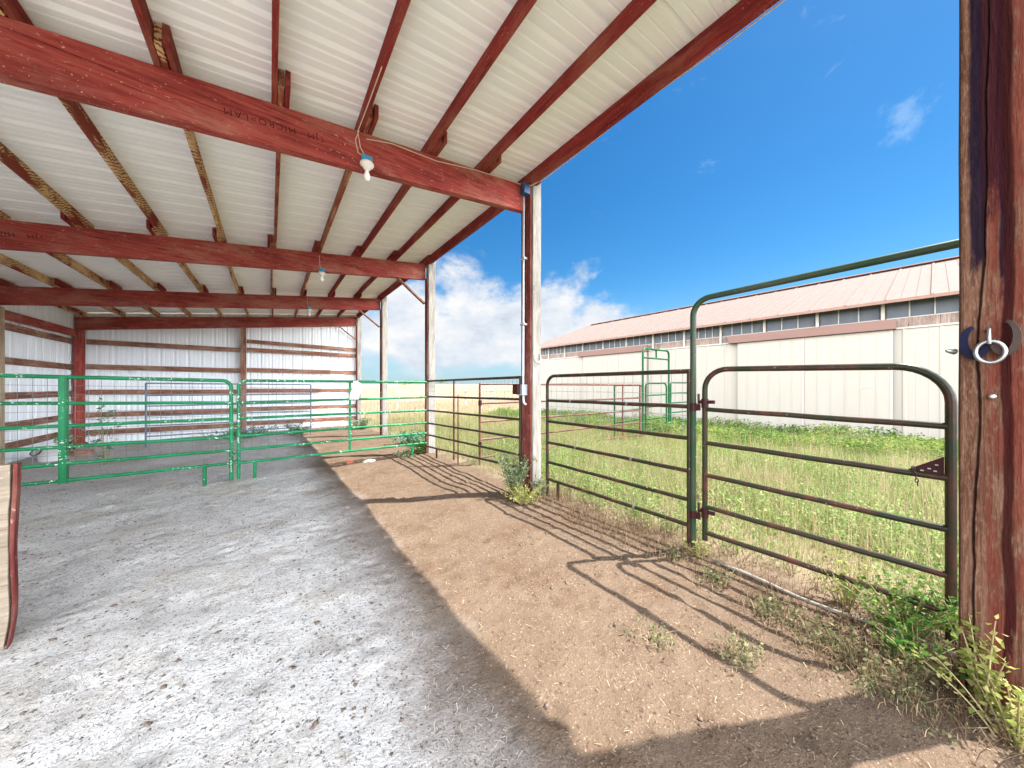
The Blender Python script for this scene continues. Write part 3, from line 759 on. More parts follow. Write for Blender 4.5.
# dark panel from the grey post to the tall frame
XF = 2.96
PO = 'pipe panels of the open side'
p4, pt, zi, L = panel('dark_pipe_fence', 'dark rusty pipe panel between the grey post and the tall green frame', 'fence panel', (XF, 3.13), (XF, 1.312),
    [1.605, 1.28, 1.003, .722, .46, .234], [1.613, 1.30, 1.02, .73, .475, .25], .021, M['olive'], PO, (.13, 0), (.0, .05), (), None, (.11,), (.0, 1.0, 0, 2, .10))
for (s, i) in ((.42, 1), (1.2, 1), (.5, 3), (1.25, 3), (1.28, 5)):
    p = pt(s, zi(i, s)); MB().tube([(p.x, p.y - .012, p.z), (p.x, p.y + .012, p.z)], .0235, 10).build('wire_tie', M['shoe'], p4)

# tall bow frame with its gate
fr = thing('walk_through_gateway', 'tall dark green walk through frame of bent pipe next to the rough post', 'gate frame', (XF, .6, 0))
path = [(XF, 1.28, .0)]
za, zb_, ra = 2.235, 2.258, .14
for k in range(11):
    a = math.pi / 2 * k / 10; path.append((XF, 1.28 - ra + ra * math.cos(a), za - ra + ra * math.sin(a)))
for k in range(11):
    a = math.pi / 2 * k / 10; path.append((XF, -.21 + ra - ra * math.sin(a), zb_ - ra + ra * math.cos(a)))
path.append((XF, -.21, .02))
MB().tube(path, .024, 14).build('frame_tube', M['frame_green'], fr)
for z in (1.30, .36):
    MB().tube([(XF, 1.28, z - .035), (XF, 1.28, z + .035)], .029, 12).build('collar', M['maroon_iron'], fr)
    MB().box(XF - .012, XF + .012, 1.222, 1.256, z - .03, z + .025).build('hinge_lug', M['maroon_iron'], fr, .003)
    MB().tube([(XF, 1.235, z), (XF, 1.235, z + .115)], .010, 8).build('hinge_pin', M['dark_iron'], fr)
gt, pt, zi, L = panel('walk_gate', 'dark rusty gate with a bowed top, hung inside the tall green frame', 'gate', (XF, 1.185), (XF, -.052),
    [1.625, 1.285, 1.0, .725, .455, .235], [1.60, 1.268, .985, .705, .452, .25], .021, M['olive'], None, (.17, .20), (.17, .10), (), None, (), None)
for z in (1.345, .41):
    MB().tube([(XF, 1.185, z - .05), (XF, 1.185, z + .03)], .0275, 12).build('collar', M['maroon_iron'], gt)
    MB().tube([(XF, 1.235, z), (XF, 1.11, z + .004)], .016, 10).build('hinge_bolt', M['maroon_iron'], gt)
# thick right-hand tube and latch plate
zp = .985
MB().add([(XF - .006, .115, zp + .005), (XF - .006, -.03, zp + .005), (XF - .006, -.03, zp + .115), (XF + .006, .115, zp + .005), (XF + .006, -.03, zp + .005), (XF + .006, -.03, zp + .115)],
         [(0, 1, 2), (5, 4, 3), (0, 3, 4, 1), (1, 4, 5, 2), (2, 5, 3, 0)]).build('latch_plate', M['maroon_iron'], gt)
ch = MB()
for k in range(6):
    z = zp + .035 - k * .017; yy = .075 - .003 * k
    ax = (1, 0) if k % 2 else (0, 1)
    ch.tube([(XF - .03 + ax[0] * .006 * math.cos(a), yy + ax[1] * .006 * math.cos(a), z + .012 * math.sin(a)) for a in [2 * math.pi * i / 12 for i in range(12)]], .0025, 6, True)
ch.build('chain', M['dark_iron'], gt)
for (yy, zz) in ((.02, .04), (-.005, .065), (.045, .025), (.0, .03)):
    MB().box(XF - .0085, XF - .0062, yy - .006, yy + .006, zp + zz - .003, zp + zz + .003).build('slot', M['shoe'], gt)

# the cross fence beyond
YC = 5.02
p5, pt, zi, L = panel('brown_gate', 'long faded brown pipe gate running across the yard behind the open side', 'gate', (3.18, 5.22), (8.2, 4.95),
    [1.50, 1.13, .78, .44, .10], [1.47, 1.11, .77, .43, .10], .022, M['brown_tube'], None, (0, 0), (-.1, -.15), (.85,), .02, (), None)
for z in (1.14, .35): MB().tube([(3.18, 5.21, z - .05), (3.18, 5.21, z + .05)], .034, 10).build('collar', M['maroon_iron'], p5)
f2 = thing('walk_through_gateway', 'bright green walk through frame far off by the long barn', 'gate frame', (9, 4.9, 0))
path = [(8.30, 4.92, -.1)]; ra = .13; H = 2.50
for k in range(9):
    a = math.pi / 2 * k / 8; path.append((8.30 + ra - ra * math.cos(a), 4.92, H - ra + ra * math.sin(a)))
for k in range(9):
    a = math.pi / 2 * k / 8; path.append((9.70 - ra + ra * math.sin(a), 4.90, H - ra + ra * math.cos(a)))
path.append((9.70, 4.90, -.1))
MB().tube(path, .028, 12).build('frame_tube', M['mid_green'], f2)
MB().tube([(8.31, 4.92, 2.24), (9.69, 4.90, 2.24)], .024, 10).build('cross_bar', M['mid_green'], f2)
MB().box(8.97, 9.02, 4.90, 4.925, 2.25, 2.49).build('latch_bar', M['mid_green'], f2)
panel('small_gate', 'green pipe gate hanging inside the far green frame', 'gate', (8.42, 4.91), (9.56, 4.90), [1.52, 1.18, .85, .5, .2], [1.52, 1.18, .85, .5, .2], .024, M['mid_green'], None, (.12, .14), (.1, .1))
panel('green_pipe_fence', 'short green pipe panel to the right of the far green frame', 'fence panel', (9.80, 4.90), (11.15, 4.82), [1.54, 1.22, .92, .62, .32], [1.54, 1.22, .92, .62, .32], .023, M['mid_green'], None, (.1, .1), (-.1, -.1))
panel('green_pipe_fence', 'low green pipe panel behind the end of the long brown gate', 'fence panel', (7.74, 5.45), (9.4, 5.60), [1.46, 1.08, .72, .40], [1.46, 1.08, .72, .40], .022, M['mid_green'], None, (0, .1), (-.1, -.1))

# blue-grey gate inside the shed, by the back wall
panel('grey_gate', 'blue grey pipe gate standing in the shed near the back wall', 'gate', (-2.60, 12.5), (1.08, 12.5), [1.52, 1.20, .92, .66, .40, .12], [1.48, 1.16, .88, .60, .34, .08], .02, M['slate'], None, (0, 0), (-.17, -.17), (), None, (), (.0, 1.0, 2, 5, .14))

# ------------------------------------------------------------------ small things in the shed
bd = thing('board_fence', 'broken end of a bleached board partition with a red edge', 'partition', (-1.2, 3.2, 0))
mb = MB(); vs = []; n = 12
rr = random.Random(4)
for i in range(n + 1):
    t = i / n; z = -.02 + 1.06 * t
    xe = -1.193 + .014 * t + .016 * math.sin(t * 7) * (1 - t) + rr.uniform(-.004, .004) - .012 * (1 - t) ** 3
    vs += [(-2.6, 3.18, z), (xe, 3.18, z), (xe, 3.235, z), (-2.6, 3.235, z)]
fs = [(0, 3, 2, 1), tuple(4 * n + j for j in range(4))]
for i in range(n):
    for j in range(4): fs.append((4 * i + j, 4 * i + (j + 1) % 4, 4 * i + 4 + (j + 1) % 4, 4 * i + 4 + j))
mb.add(vs, fs).build('board', M['board_tan'], bd, .003)
mb = MB(); vs = []
for i in range(n + 1):
    t = i / n; z = -.02 + 1.062 * t
    wd = .004 + .012 * min(1, t * 1.5)
    xe = -1.191 + .014 * t + .016 * math.sin(t * 7) * (1 - t) - .012 * (1 - t) ** 3 + .006
    vs += [(xe, 3.176, z), (xe + wd, 3.182 + .005 * math.sin(t * 5), z), (xe + wd, 3.215, z), (xe, 3.238, z)]
mb.add(vs, fs).build('edge_strip', M['dark_red_z'], bd, .003)

bk = thing('feed_tub', 'white plastic feed tub with a dark rope handle by the low wall of the shed', 'tub', (-3.72, 11.4, gz(0, 11.4)))
zf = gz(0, 11.4)
MB().lathe((-3.72, 11.4, zf), [(.0, .012), (.17, .012), (.18, .02), (.215, .30), (.232, .30), (.232, .315), (.205, .315), (.168, .03), (.0, .03)], n=24).build('body', M['bucket'], bk)
MB().tube([(-3.93, 11.33, zf + .27), (-3.95, 11.26, zf + .20), (-3.90, 11.22, zf + .16), (-3.82, 11.20, zf + .20), (-3.78, 11.19, zf + .27)], .012, 8).build('handle', M['rope'], bk)
tag(MB().box(-3.62, -3.28, 11.75, 11.85, gz(0, 11.8), gz(0, 11.8) + .13).build('wood_block', M['brown_x'], None, .006), 'short dark wood block lying beside the white feed tub', 'wood block')

# crumpled plastic hanging on the green gate
mb = MB(); nu, nv = 10, 14; vs = []; fs = []
for j in range(nv + 1):
    v = j / nv; ww = .10 + .13 * math.sin(min(1, v * 1.5) * 1.57) - .06 * v
    for i in range(nu + 1):
        u = i / nu - .5
        x = 1.33 + u * ww * 1.0 + .025 * math.sin(v * 5); z = 1.56 - .36 * v + .015 * math.sin(i * 2.1)
        y = YG - .045 - .035 * noise.noise((u * 5, v * 5, 1.3)) - .02 * math.cos(u * 6)
        vs.append((x, y, z))
for j in range(nv):
    for i in range(nu): a = j * (nu + 1) + i; fs.append((a, a + nu + 1, a + nu + 2, a + 1))
pb = mb.add(vs, fs, True).build('plastic_bag', M['plastic_bag'])
tag(pb, 'crumpled pale plastic bag caught on the top rail of the green gate', 'plastic bag'); s_ = pb.modifiers.new('solid', 'SOLIDIFY'); s_.thickness = .004


def rock(name, label, c, size, mat, seed):
    import bmesh
    bm = bmesh.new(); bmesh.ops.create_icosphere(bm, subdivisions=3, radius=1)
    for v in bm.verts:
        k = 1 + .35 * noise.noise(v.co * 1.3 + Vector((seed, 0, 0))) + .15 * noise.noise(v.co * 3.2 + Vector((0, seed, 0)))
        v.co = Vector((v.co.x * size[0] * k, v.co.y * size[1] * k, v.co.z * size[2] * k))
    me = bpy.data.meshes.new(name); bm.to_mesh(me); bm.free(); me.materials.append(mat)
    o = bpy.data.objects.new(name, me); COL.objects.link(o); o.location = c; return tag(o, label, 'stone')
rock('stone', 'small red brown stone beside a pale stone on the dirt', (1.25, 6.95, gz(0, 6.9) + .03), (.075, .05, .05), M['stone_red'], 3.1)
rock('stone', 'flat pale stone lying next to a red brown stone on the dirt', (1.58, 6.86, gz(0, 6.9) + .02), (.11, .065, .04), M['stone'], 8.3)

# bleached hose along the foot of the gate
hp = [(2.90, 1.10), (2.86, .96), (2.85, .67), (2.84, .43), (2.83, .31), (2.85, .12), (2.88, -.05), (2.86, -.35)]
pts_ = []
for i in range(len(hp) - 1):
    for k in range(5):
        t = k / 5; x, y = lerp(hp[i][0], hp[i + 1][0], t), lerp(hp[i][1], hp[i + 1][1], t)
        pts_.append((x, y, gz(x, y) + .022 + .010 * math.sin(9 * y)))
tag(MB().tube(pts_, .011, 10).build('garden_hose', M['hose']), 'sun bleached hose lying along the foot of the gate', 'hose')

# ------------------------------------------------------------------ the long barn
XB = 13.5; Y0, Y1 = -16.0, 15.6; ZE, ZR, XR = 3.80, 5.92, 19.5
barn = thing('barn', 'long cream metal barn with faded pink roof and windows under the eaves', 'barn', (19.5, 0, 0))
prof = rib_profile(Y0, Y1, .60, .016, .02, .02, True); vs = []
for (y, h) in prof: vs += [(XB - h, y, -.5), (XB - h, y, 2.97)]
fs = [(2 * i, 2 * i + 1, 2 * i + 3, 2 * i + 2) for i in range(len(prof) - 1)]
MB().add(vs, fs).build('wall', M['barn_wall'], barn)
mb = MB(); mb.box(XB + .10, XB + .16, Y0, Y1, 2.9, 3.78).build('backing', M['barn_brown'], barn)
for yy in (Y0, Y1):                                                   # gable ends
    mb = MB(); s_ = .02 if yy == Y1 else -.02
    mb.add([(XB + .03, yy, -.5), (2 * XR - XB, yy, -.5), (2 * XR - XB, yy, 3.78), (XR, yy, 5.92), (XB + .03, yy, 3.78),
            (XB + .03, yy - s_, -.5), (2 * XR - XB, yy - s_, -.5), (2 * XR - XB, yy - s_, 3.78), (XR, yy - s_, 5.92), (XB + .03, yy - s_, 3.78)],
           [(0, 1, 2, 3, 4), (9, 8, 7, 6, 5)] + [(i, i + 5, (i + 1) % 5 + 5, (i + 1) % 5) for i in range(5)]).build('gable', M['barn_wall'], barn)
mb = MB(); mb.box(2 * XR - XB, 2 * XR - XB + .04, Y0, Y1, -.5, 3.8).build('wall', M['barn_wall'], barn)
# window strip: one window per bay, each with its panes, and a brown sheet below
MB().box(XB - .03, XB + .09, Y0, Y1, 2.972, 3.02).build('sill', M['barn_white'], barn, .004)
bay = 1.33; ny_ = int((Y1 - Y0) / bay); rb = random.Random(11)
for k in range(ny_ + 1):
    y = Y1 - k * bay - .1
    MB().box(XB - .02, XB + .085, y - .035, y + .035, 3.022, 3.76).build('mullion', M['barn_white'], barn, .004)
    if k == ny_: continue
    ya, yb2 = y - bay + .052, y - .052
    if not (-4 < y < 16): ms = 1
    else: ms = rb.choice((3, 4, 4, 5))
    win = MB().box(XB + .05, XB + .08, ya, yb2, 3.27, 3.292).build('window', M['barn_white'], barn)
    for j in range(ms):
        a, b = lerp(ya, yb2, j / ms), lerp(ya, yb2, (j + 1) / ms)
        off = rb.uniform(-.03, .03)
        MB().box(XB + .048 + off * .4, XB + .056 + off * .4, a + .016, b - .016, 3.294, 3.72).build('pane', M['pane'], win)
        if j: MB().box(XB + .03, XB + .075, a - .012, a + .012, 3.294, 3.74).build('glazing_bar', M['barn_white'], win)
    MB().box(XB + .040, XB + .048, ya, yb2, 3.022, 3.268).build('panel', M['barn_brown'], barn)
MB().box(XB - .01, XB + .09, Y0, Y1, 3.762, 3.795).build('head_rail', M['barn_white'], barn)
# sliding doors on their tracks
for (ya, yb2, seam) in ((.68, 4.30, (2.51,)), (7.75, 11.4, (9.25,))):
    dr = MB().box(XB - .115, XB - .065, ya + .02, yb2 - .02, -.48, 2.96).build('sliding_door', M['barn_wall'], barn, .006)
    for s in list(seam) + [ya + .03]:
        MB().box(XB - .122, XB - .116, s - .022, s + .022, -.48, 2.95).build('door_stile', M['barn_white'], dr)
        MB().box(XB - .124, XB - .1165, s - .034, s - .024, -.48, 2.95).build('door_seam', M['barn_edge'], dr)
    u = ya + .3
    while u < yb2 - .2:
        MB().box(XB - .121, XB - .1152, u - .015, u + .015, -.48, 2.94).build('rib', M['barn_wall'], dr); u += .30
    MB().box(XB - .124, XB - .116, ya + .33, ya + .62, 1.40, 1.43).build('handle', M['barn_white'], dr)
    MB().box(XB - .20, XB - .032, ya - .05, yb2 + .25, 2.97, 3.24).build('door_track', M['barn_trim'], barn, .01)
MB().box(XB - .06, XB - .03, -.46, -.38, -.3, 1.0).build('downpipe', M['barn_white'], barn)
# roof, both slopes
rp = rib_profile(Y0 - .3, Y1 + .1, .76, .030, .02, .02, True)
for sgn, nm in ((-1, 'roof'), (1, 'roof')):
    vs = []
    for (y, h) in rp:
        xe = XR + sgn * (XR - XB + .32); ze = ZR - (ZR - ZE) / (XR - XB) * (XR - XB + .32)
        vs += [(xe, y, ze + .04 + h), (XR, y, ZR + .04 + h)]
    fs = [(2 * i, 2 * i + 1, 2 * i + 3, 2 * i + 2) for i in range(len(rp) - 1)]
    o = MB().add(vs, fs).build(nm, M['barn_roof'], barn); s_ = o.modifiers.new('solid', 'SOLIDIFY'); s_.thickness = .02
ze = ZR - (ZR - ZE) / (XR - XB) * (XR - XB + .32)
MB().box(XB - .35, XB - .325, Y0 - .3, Y1 + .1, ze - .03, ze + .05).build('eave_trim', M['barn_edge'], barn)
MB().box(XR - .16, XR + .16, Y0 - .3, Y1 + .1, ZR + .065, ZR + .10).build('ridge_cap', M['barn_edge'], barn)
a_ = MB(); a_.bar((XB - .34, Y1 + .11, ze + .01), (XR, Y1 + .11, ZR + .03), (0, 0, 1), .02, .12).build('barge_board', M['barn_edge'], barn)

# ------------------------------------------------------------------ far fence and far trees
ff = thing('rail_fence', 'old weathered post and rail fence out in the dry field', 'fence', (8, 24, gz(8, 24)))
fy = lambda x: 24 + .1 * (x - 8)
for i, x in enumerate((7.5, 10.5, 13.5, 16.5)):
    MB().box(x - .09, x + .09, fy(x) - .09, fy(x) + .09, -.4, 1.05).build('post', M['dead_bark'], ff, .01)
MB().bar((7.5, fy(7.5) - .1, .78), (16.5, fy(16.5) - .1, .95), (0, 0, 1), .06, .14).build('rail', M['dead_bark'], ff)
MB().bar((7.5, fy(7.5) - .1, .30), (16.5, fy(16.5) - .1, .34), (0, 0, 1), .06, .12).build('rail', M['dead_bark'], ff)

def leaf_cards(n, centre, spread, size, seed, up=.3, flat=0.0):
    """n leaf shaped folded cards around centre; returns verts, quads"""
    r = np.random.default_rng(seed)
    c = np.array(centre) + r.normal(0, 1, (n, 3)) * np.array(spread)
    return cards_at(c, size, r, up)
def cards_at(c, size, r, up=.3):
    n = len(c)
    d = r.normal(0, 1, (n, 3)); d[:, 2] = d[:, 2] * .5 + up; d /= np.linalg.norm(d, axis=1)[:, None]
    s = np.cross(d, r.normal(0, 1, (n, 3))); s /= np.linalg.norm(s, axis=1)[:, None]
    nn = np.cross(d, s); L = (size * r.uniform(.55, 1.3, n))[:, None]
    w_ = L * .30
    v = np.stack([c, c + d * L * .35 + s * w_ + nn * L * .08, c + d * L, c + d * L * .35 - s * w_ + nn * L * .08, c + d * L * .4 ], 1)
    vs = v.reshape(-1, 3); b = np.arange(n)[:, None] * 5
    f = np.concatenate([b + np.array([[0, 1, 2, 4]]), b + np.array([[0, 4, 2, 3]])])
    return vs, f
def far_tree(x, y, h, wd, seed, label):
    o = thing('tree', label, 'tree', (x, y, gz(0, y)), 'small trees on the horizon')
    MB().tube([(x, y, -.3), (x, y, h * .5), (x + wd * .1, y, h * .8)], .3, 7, rs=[.35, .25, .08]).build('trunk', M['dead_bark'], o)
    r = np.random.default_rng(seed); cs = []
    for k in range(9):
        c = np.array([x, y, h * .62]) + r.normal(0, 1, 3) * np.array([wd * .3, wd * .3, h * .15])
        cs.append(c + r.normal(0, 1, (120, 3)) * np.array([wd * .16, wd * .16, h * .1]))
    vs, f = cards_at(np.concatenate(cs), .55, r, .1)
    np_mesh('crown', vs, None, f, M['weed_dark'], o)
for i, (px_, dist, h, wd, lb) in enumerate(((58, 260, 5.0, 9, 'round dark tree far off on the horizon left of the grey posts'), (66, 330, 5.5, 14, 'wide low tree far off on the horizon beyond the dry field'), (92, 290, 5.5, 10, 'small far tree on the horizon close to the red sided post'))):
    a = math.atan2((px_ + 350) - 512, 320) + R(37.1)
    far_tree(dist * math.sin(a), dist * math.cos(a), h, wd, 40 + i, lb)

# ------------------------------------------------------------------ grass and weeds
def blades(P2, h, wd, r, lean=.35, z0=None, segs=2):
    """P2: n x 2 root points, h: n heights"""
    n = len(P2); z = gz_np(P2[:, 1], P2[:, 0]) - .01
    root = np.column_stack([P2, z]); a = r.uniform(0, 2 * np.pi, n)
    side = np.column_stack([np.cos(a), np.sin(a), np.zeros(n)])
    la = r.uniform(0, 2 * np.pi, n); lm = np.abs(r.normal(0, lean, n))
    ld = np.column_stack([np.cos(la), np.sin(la), np.zeros(n)]) * lm[:, None]
    up = np.array([0, 0, 1.0]); H = h[:, None]; W = (wd * r.uniform(.6, 1.3, n))[:, None]
    mid = root + up * H * .55 + ld * H * .25; tip = root + up * H * (1 - .25 * lm[:, None]) + ld * H * .9
    v = np.stack([root - side * W / 2, root + side * W / 2, mid - side * W * .4, mid + side * W * .4, tip], 1).reshape(-1, 3)
    b = np.arange(n)[:, None] * 5
    return v, b + np.array([[2, 3, 4]]), b + np.array([[0, 1, 3, 2]])
def clump_pts(n, x0, x1, y0, y1, r, per=9, sp=.09):
    m = max(1, n // per); c = np.column_stack([r.uniform(x0, x1, m), r.uniform(y0, y1, m)])
    return np.repeat(c, per, 0) + r.normal(0, sp, (m * per, 2))
r = np.random.default_rng(21)
def lowf(P, k, seed):
    rr = np.random.default_rng(seed); z = np.zeros(len(P))
    for _ in range(6):
        a = rr.uniform(0, 6.28); f = k * rr.uniform(.6, 1.8); z += np.sin(f * (P[:, 0] * np.cos(a) + P[:, 1] * np.sin(a)) + rr.uniform(0, 6.28))
    return z / 3
# yard between the open side and the barn
P = clump_pts(135000, 3.02, 13.3, -3.0, 17.0, r)
near_w = np.clip(1.35 - np.hypot(P[:, 0] - 2.5, P[:, 1] - 1) / 14, .25, 1)
P = P[r.uniform(0, 1, len(P)) < near_w]; P = P[P[:, 0] > 3.0 + .12 * lowf(P, 4, 2)]
h = (.28 + .11 * lowf(P, .9, 5) + .12 * r.uniform(0, 1, len(P)) ** 2 + .10 * np.clip((P[:, 0] - 3.2) / 2, 0, 1)).clip(.08, .72)
v, t3, t4 = blades(P, h, .0052, r, .5)
o = np_mesh('meadow_grass', v, t3, t4, M['dry_grass']); o['kind'] = 'stuff'; tag(o, 'tall dry yellow and green grass filling the yard behind the gates', 'grass')
# tall seed stalks
P = clump_pts(14000, 3.15, 11.0, -2.0, 16.0, r, 5, .12)
v, t3, t4 = blades(P, r.uniform(.35, .75, len(P)) * (.7 + .3 * np.clip((P[:, 0] - 3.2) / 3, 0, 1)), .0045, r, .18)
o = np_mesh('seed_stalks', v, t3, t4, M['dry_stalk']); o['kind'] = 'stuff'; tag(o, 'thin dry seed stalks standing above the yard grass', 'grass')
# field beyond, thinner and coarser with distance
vv, tt3, tt4, off = [], [], [], 0
for (n, x0, x1, y0, y1, hh, ww) in ((26000, 3.0, 24, 16, 34, .30, .014), (14000, -5, 3, 15.2, 34, .28, .014), (26000, 0, 60, 32, 75, .34, .035), (16000, 10, 130, 70, 170, .40, .09)):
    P = clump_pts(n, x0, x1, y0, y1, r, 7, .2 if y0 < 30 else .5)
    v, t3, t4 = blades(P, hh * r.uniform(.5, 1.25, len(P)), ww, r, .4)
    vv.append(v); tt3.append(t3 + off); tt4.append(t4 + off); off += len(v)
o = np_mesh('field_grass', np.concatenate(vv), np.concatenate(tt3), np.concatenate(tt4), M['field_grass']); o['kind'] = 'stuff'; tag(o, 'pale dry grass of the open field reaching to the horizon', 'grass')

def leafy(P, h, r, per, size, sp, z_off=0):
    """leaf cards spread up short stems at points P with heights h"""
    c = np.repeat(np.column_stack([P, gz_np(P[:, 1], P[:, 0])]), per, 0); H = np.repeat(h, per)
    t = r.uniform(.08, 1, len(c)) ** .8
    c[:, 2] += H * t
    c[:, :2] += r.normal(0, 1, (len(c), 2)) * (sp * (1.15 - .6 * t))[:, None]
    return cards_at(c, size, r, .35)
# weeds along the barn
P = clump_pts(44000, 7.2, 13.25, -5.0, 14.5, r, 12, .13)
P = P[r.uniform(0, 1, len(P)) < np.clip((P[:, 0] - 6.6) / 3.4 + .25 * lowf(P, 1.1, 31), .05, 1)]; P = P[P[:, 0] < 13.3]
hb = (.30 + .07 * lowf(P, 1.3, 9) + r.uniform(-.10, .16, len(P)) - .10 * np.clip((P[:, 0] - 12) / 1.2, 0, 1)).clip(.1, .52)
v, t3, t4 = blades(P, hb, .017, r, .35)
o = np_mesh('barn_weeds', v, t3, t4, M['weed_band']); o['kind'] = 'stuff'; tag(o, 'yellow green spiky weeds growing thick towards the barn wall', 'weeds')
P = clump_pts(7500, 8.9, 13.25, -4.0, 14.5, r, 5, .16); P = P[P[:, 0] < 13.25]
v, f = leafy(P, (.44 + .16 * lowf(P, 1.6, 41) + r.uniform(-.12, .12, len(P))).clip(.12, .66), r, 20, .055, .06)
o = np_mesh('barn_foot_weeds', v, None, f, M['weed_dark']); o['kind'] = 'stuff'; tag(o, 'darker leafy weeds in patches at the foot of the barn', 'weeds')
# low leafy weeds scattered through the yard
P = clump_pts(9000, 3.1, 11.0, -2.4, 12.0, r, 9, .20); P = P[P[:, 0] > 3.06]
P = P[(lowf(P, .8, 14) > -.35) & (r.uniform(0, 1, len(P)) < np.clip(1.3 - np.hypot(P[:, 0] - 3, P[:, 1] - .5) / 9, .2, 1))]
P2_ = clump_pts(5200, 3.12, 7.5, -2.0, 5.5, r, 11, .16); P2_ = P2_[(P2_[:, 0] > 3.06) & (lowf(P2_, 1.5, 52) > -.15)]
P = np.concatenate([P, P2_])
v, f = leafy(P, r.uniform(.08, .38, len(P)), r, 17, .028, .06)
o = np_mesh('yard_weeds', v, None, f, M['weed_yard']); o['kind'] = 'stuff'; tag(o, 'low leafy pale green weeds scattered through the yard grass', 'weeds')
# trampled dry stalks at the fence foot on the dirt side
P = clump_pts(20000, 1.9, 3.12, -.9, 3.2, r, 12, .07); edge = 2.15 + .12 * np.clip(P[:, 1], 0, 3.2)
P = P[(P[:, 0] - edge) / .75 + .35 * lowf(P, 5, 3) > r.uniform(.2, 1.15, len(P))]
v, t3, t4 = blades(P, r.uniform(.03, .16, len(P)), .0035, r, 1.3)
o = np_mesh('fence_foot_grass', v, t3, t4, M['dead_mat']); o['kind'] = 'stuff'; tag(o, 'matted brown dead grass along the foot of the fence', 'grass')
# little green tufts on the dirt
P = np.concatenate([c + r.normal(0, s, (n, 2)) for (c, s, n) in ((np.array([2.0, .62]), .05, 60), (np.array([2.55, .62]), .06, 90), (np.array([2.62, .98]), .05, 70), (np.array([2.5, .35]), .09, 140), (np.array([1.75, .95]), .05, 30), (np.array([2.72, 1.35]), .05, 40), (np.array([2.35, .12]), .09, 120), (np.array([2.62, .05]), .08, 140))])
v, f = leafy(P, r.uniform(.02, .11, len(P)), r, 4, .022, .012)
o = np_mesh('ground_tufts', v, None, f, M['weed_dust']); o['kind'] = 'stuff'; tag(o, 'tiny dusty green tufts on the bare dirt by the gate', 'weeds')
v, t3, t4 = blades(np.repeat(P, 2, 0) + r.normal(0, .02, (len(P) * 2, 2)), r.uniform(.03, .10, len(P) * 2), .003, r, .8)
o = np_mesh('dry_tufts', v, t3, t4, M['dry_stalk']); o['kind'] = 'stuff'; tag(o, 'dry straw coloured blades among the green tufts', 'grass')

# straw and clods on the floor
def litter(n, x0, x1, y0, y1, r, bias=True):
    P = np.column_stack([r.uniform(x0, x1, n), r.uniform(y0, y1, n)])
    if bias:
        P = P[r.uniform(0, 1, n) < np.clip(1.2 - np.hypot(P[:, 0], P[:, 1] - 1) / 11, .15, 1) * (.45 + .55 * (lowf(P, 1.7, 8) > -.1))]
    n = len(P); a = r.uniform(0, np.pi, n); L = r.uniform(.004, .019, n)[:, None]; W = r.uniform(.0007, .0015, n)[:, None]
    d = np.column_stack([np.cos(a), np.sin(a), r.normal(0, .16, n)]); s = np.column_stack([-np.sin(a), np.cos(a), np.zeros(n)])
    zr = gz_np(P[:, 1], P[:, 0]) + .0055 * vnoise(P[:, 0], P[:, 1], 3) + .004
    c = np.column_stack([P, zr])
    v = np.stack([c - d * L - s * W, c + d * L - s * W, c + d * L + s * W, c - d * L + s * W], 1).reshape(-1, 3)
    return v, np.arange(n)[:, None] * 4 + np.array([[0, 1, 2, 3]])
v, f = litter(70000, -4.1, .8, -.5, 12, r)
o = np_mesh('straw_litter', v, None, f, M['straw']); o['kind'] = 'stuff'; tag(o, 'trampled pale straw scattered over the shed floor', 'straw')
v, f = litter(2600, 1.0, 3.0, -.5, 10, r)
o = np_mesh('dirt_litter', v, None, f, M['dry_stalk']); o['kind'] = 'stuff'; tag(o, 'bits of dry stalk scattered over the sunny dirt', 'straw')
def clods(n, x0, x1, y0, y1, r, smin, smax, centres=None):
    if centres is None: C = np.column_stack([r.uniform(x0, x1, n), r.uniform(y0, y1, n)])
    else: C = np.concatenate([np.array(c) + r.normal(0, s, (k, 2)) for c, s, k in centres]); n = len(C)
    S = smin + (smax - smin) * r.uniform(0, 1, n) ** 3
    base = np.array([(1, 0, 0), (-1, 0, 0), (0, 1, 0), (0, -1, 0), (0, 0, .8), (0, 0, -.5)], dtype=float)
    F = np.array([(0, 2, 4), (2, 1, 4), (1, 3, 4), (3, 0, 4), (2, 0, 5), (1, 2, 5), (3, 1, 5), (0, 3, 5)])
    v = base[None] * r.uniform(.5, 1.4, (n, 6, 1)) * S[:, None, None]; a = r.uniform(0, 6.28, n)
    x = v[..., 0] * np.cos(a)[:, None] - v[..., 1] * np.sin(a)[:, None]; y = v[..., 0] * np.sin(a)[:, None] + v[..., 1] * np.cos(a)[:, None]
    z = v[..., 2] * .6 + (gz_np(C[:, 1], C[:, 0]) + .0055 * vnoise(C[:, 0], C[:, 1], 3) + S * .15)[:, None]
    vs = np.stack([x + C[:, :1], y + C[:, 1:], z], -1).reshape(-1, 3)
    return vs, (np.arange(n)[:, None, None] * 6 + F[None]).reshape(-1, 3)
v1, f1 = clods(11000, -4.0, 2.9, .2, 12, r, .002, .013)
v2, f2 = clods(0, 0, 0, 0, 0, r, .006, .022, [((2.05, 2.35), .12, 26), ((1.9, 1.9), .25, 24), ((.3, 2.2), .2, 18), ((1.3, 5.2), .25, 16), ((.9, 3.0), .15, 14), ((2.3, 2.8), .1, 14), ((-.9, 3.1), .16, 22), ((-.2, 4.4), .22, 26), ((-1.7, 4.6), .25, 26), ((.2, 1.6), .12, 16), ((-.4, 2.4), .15, 14), ((-2.2, 5.6), .2, 20)])
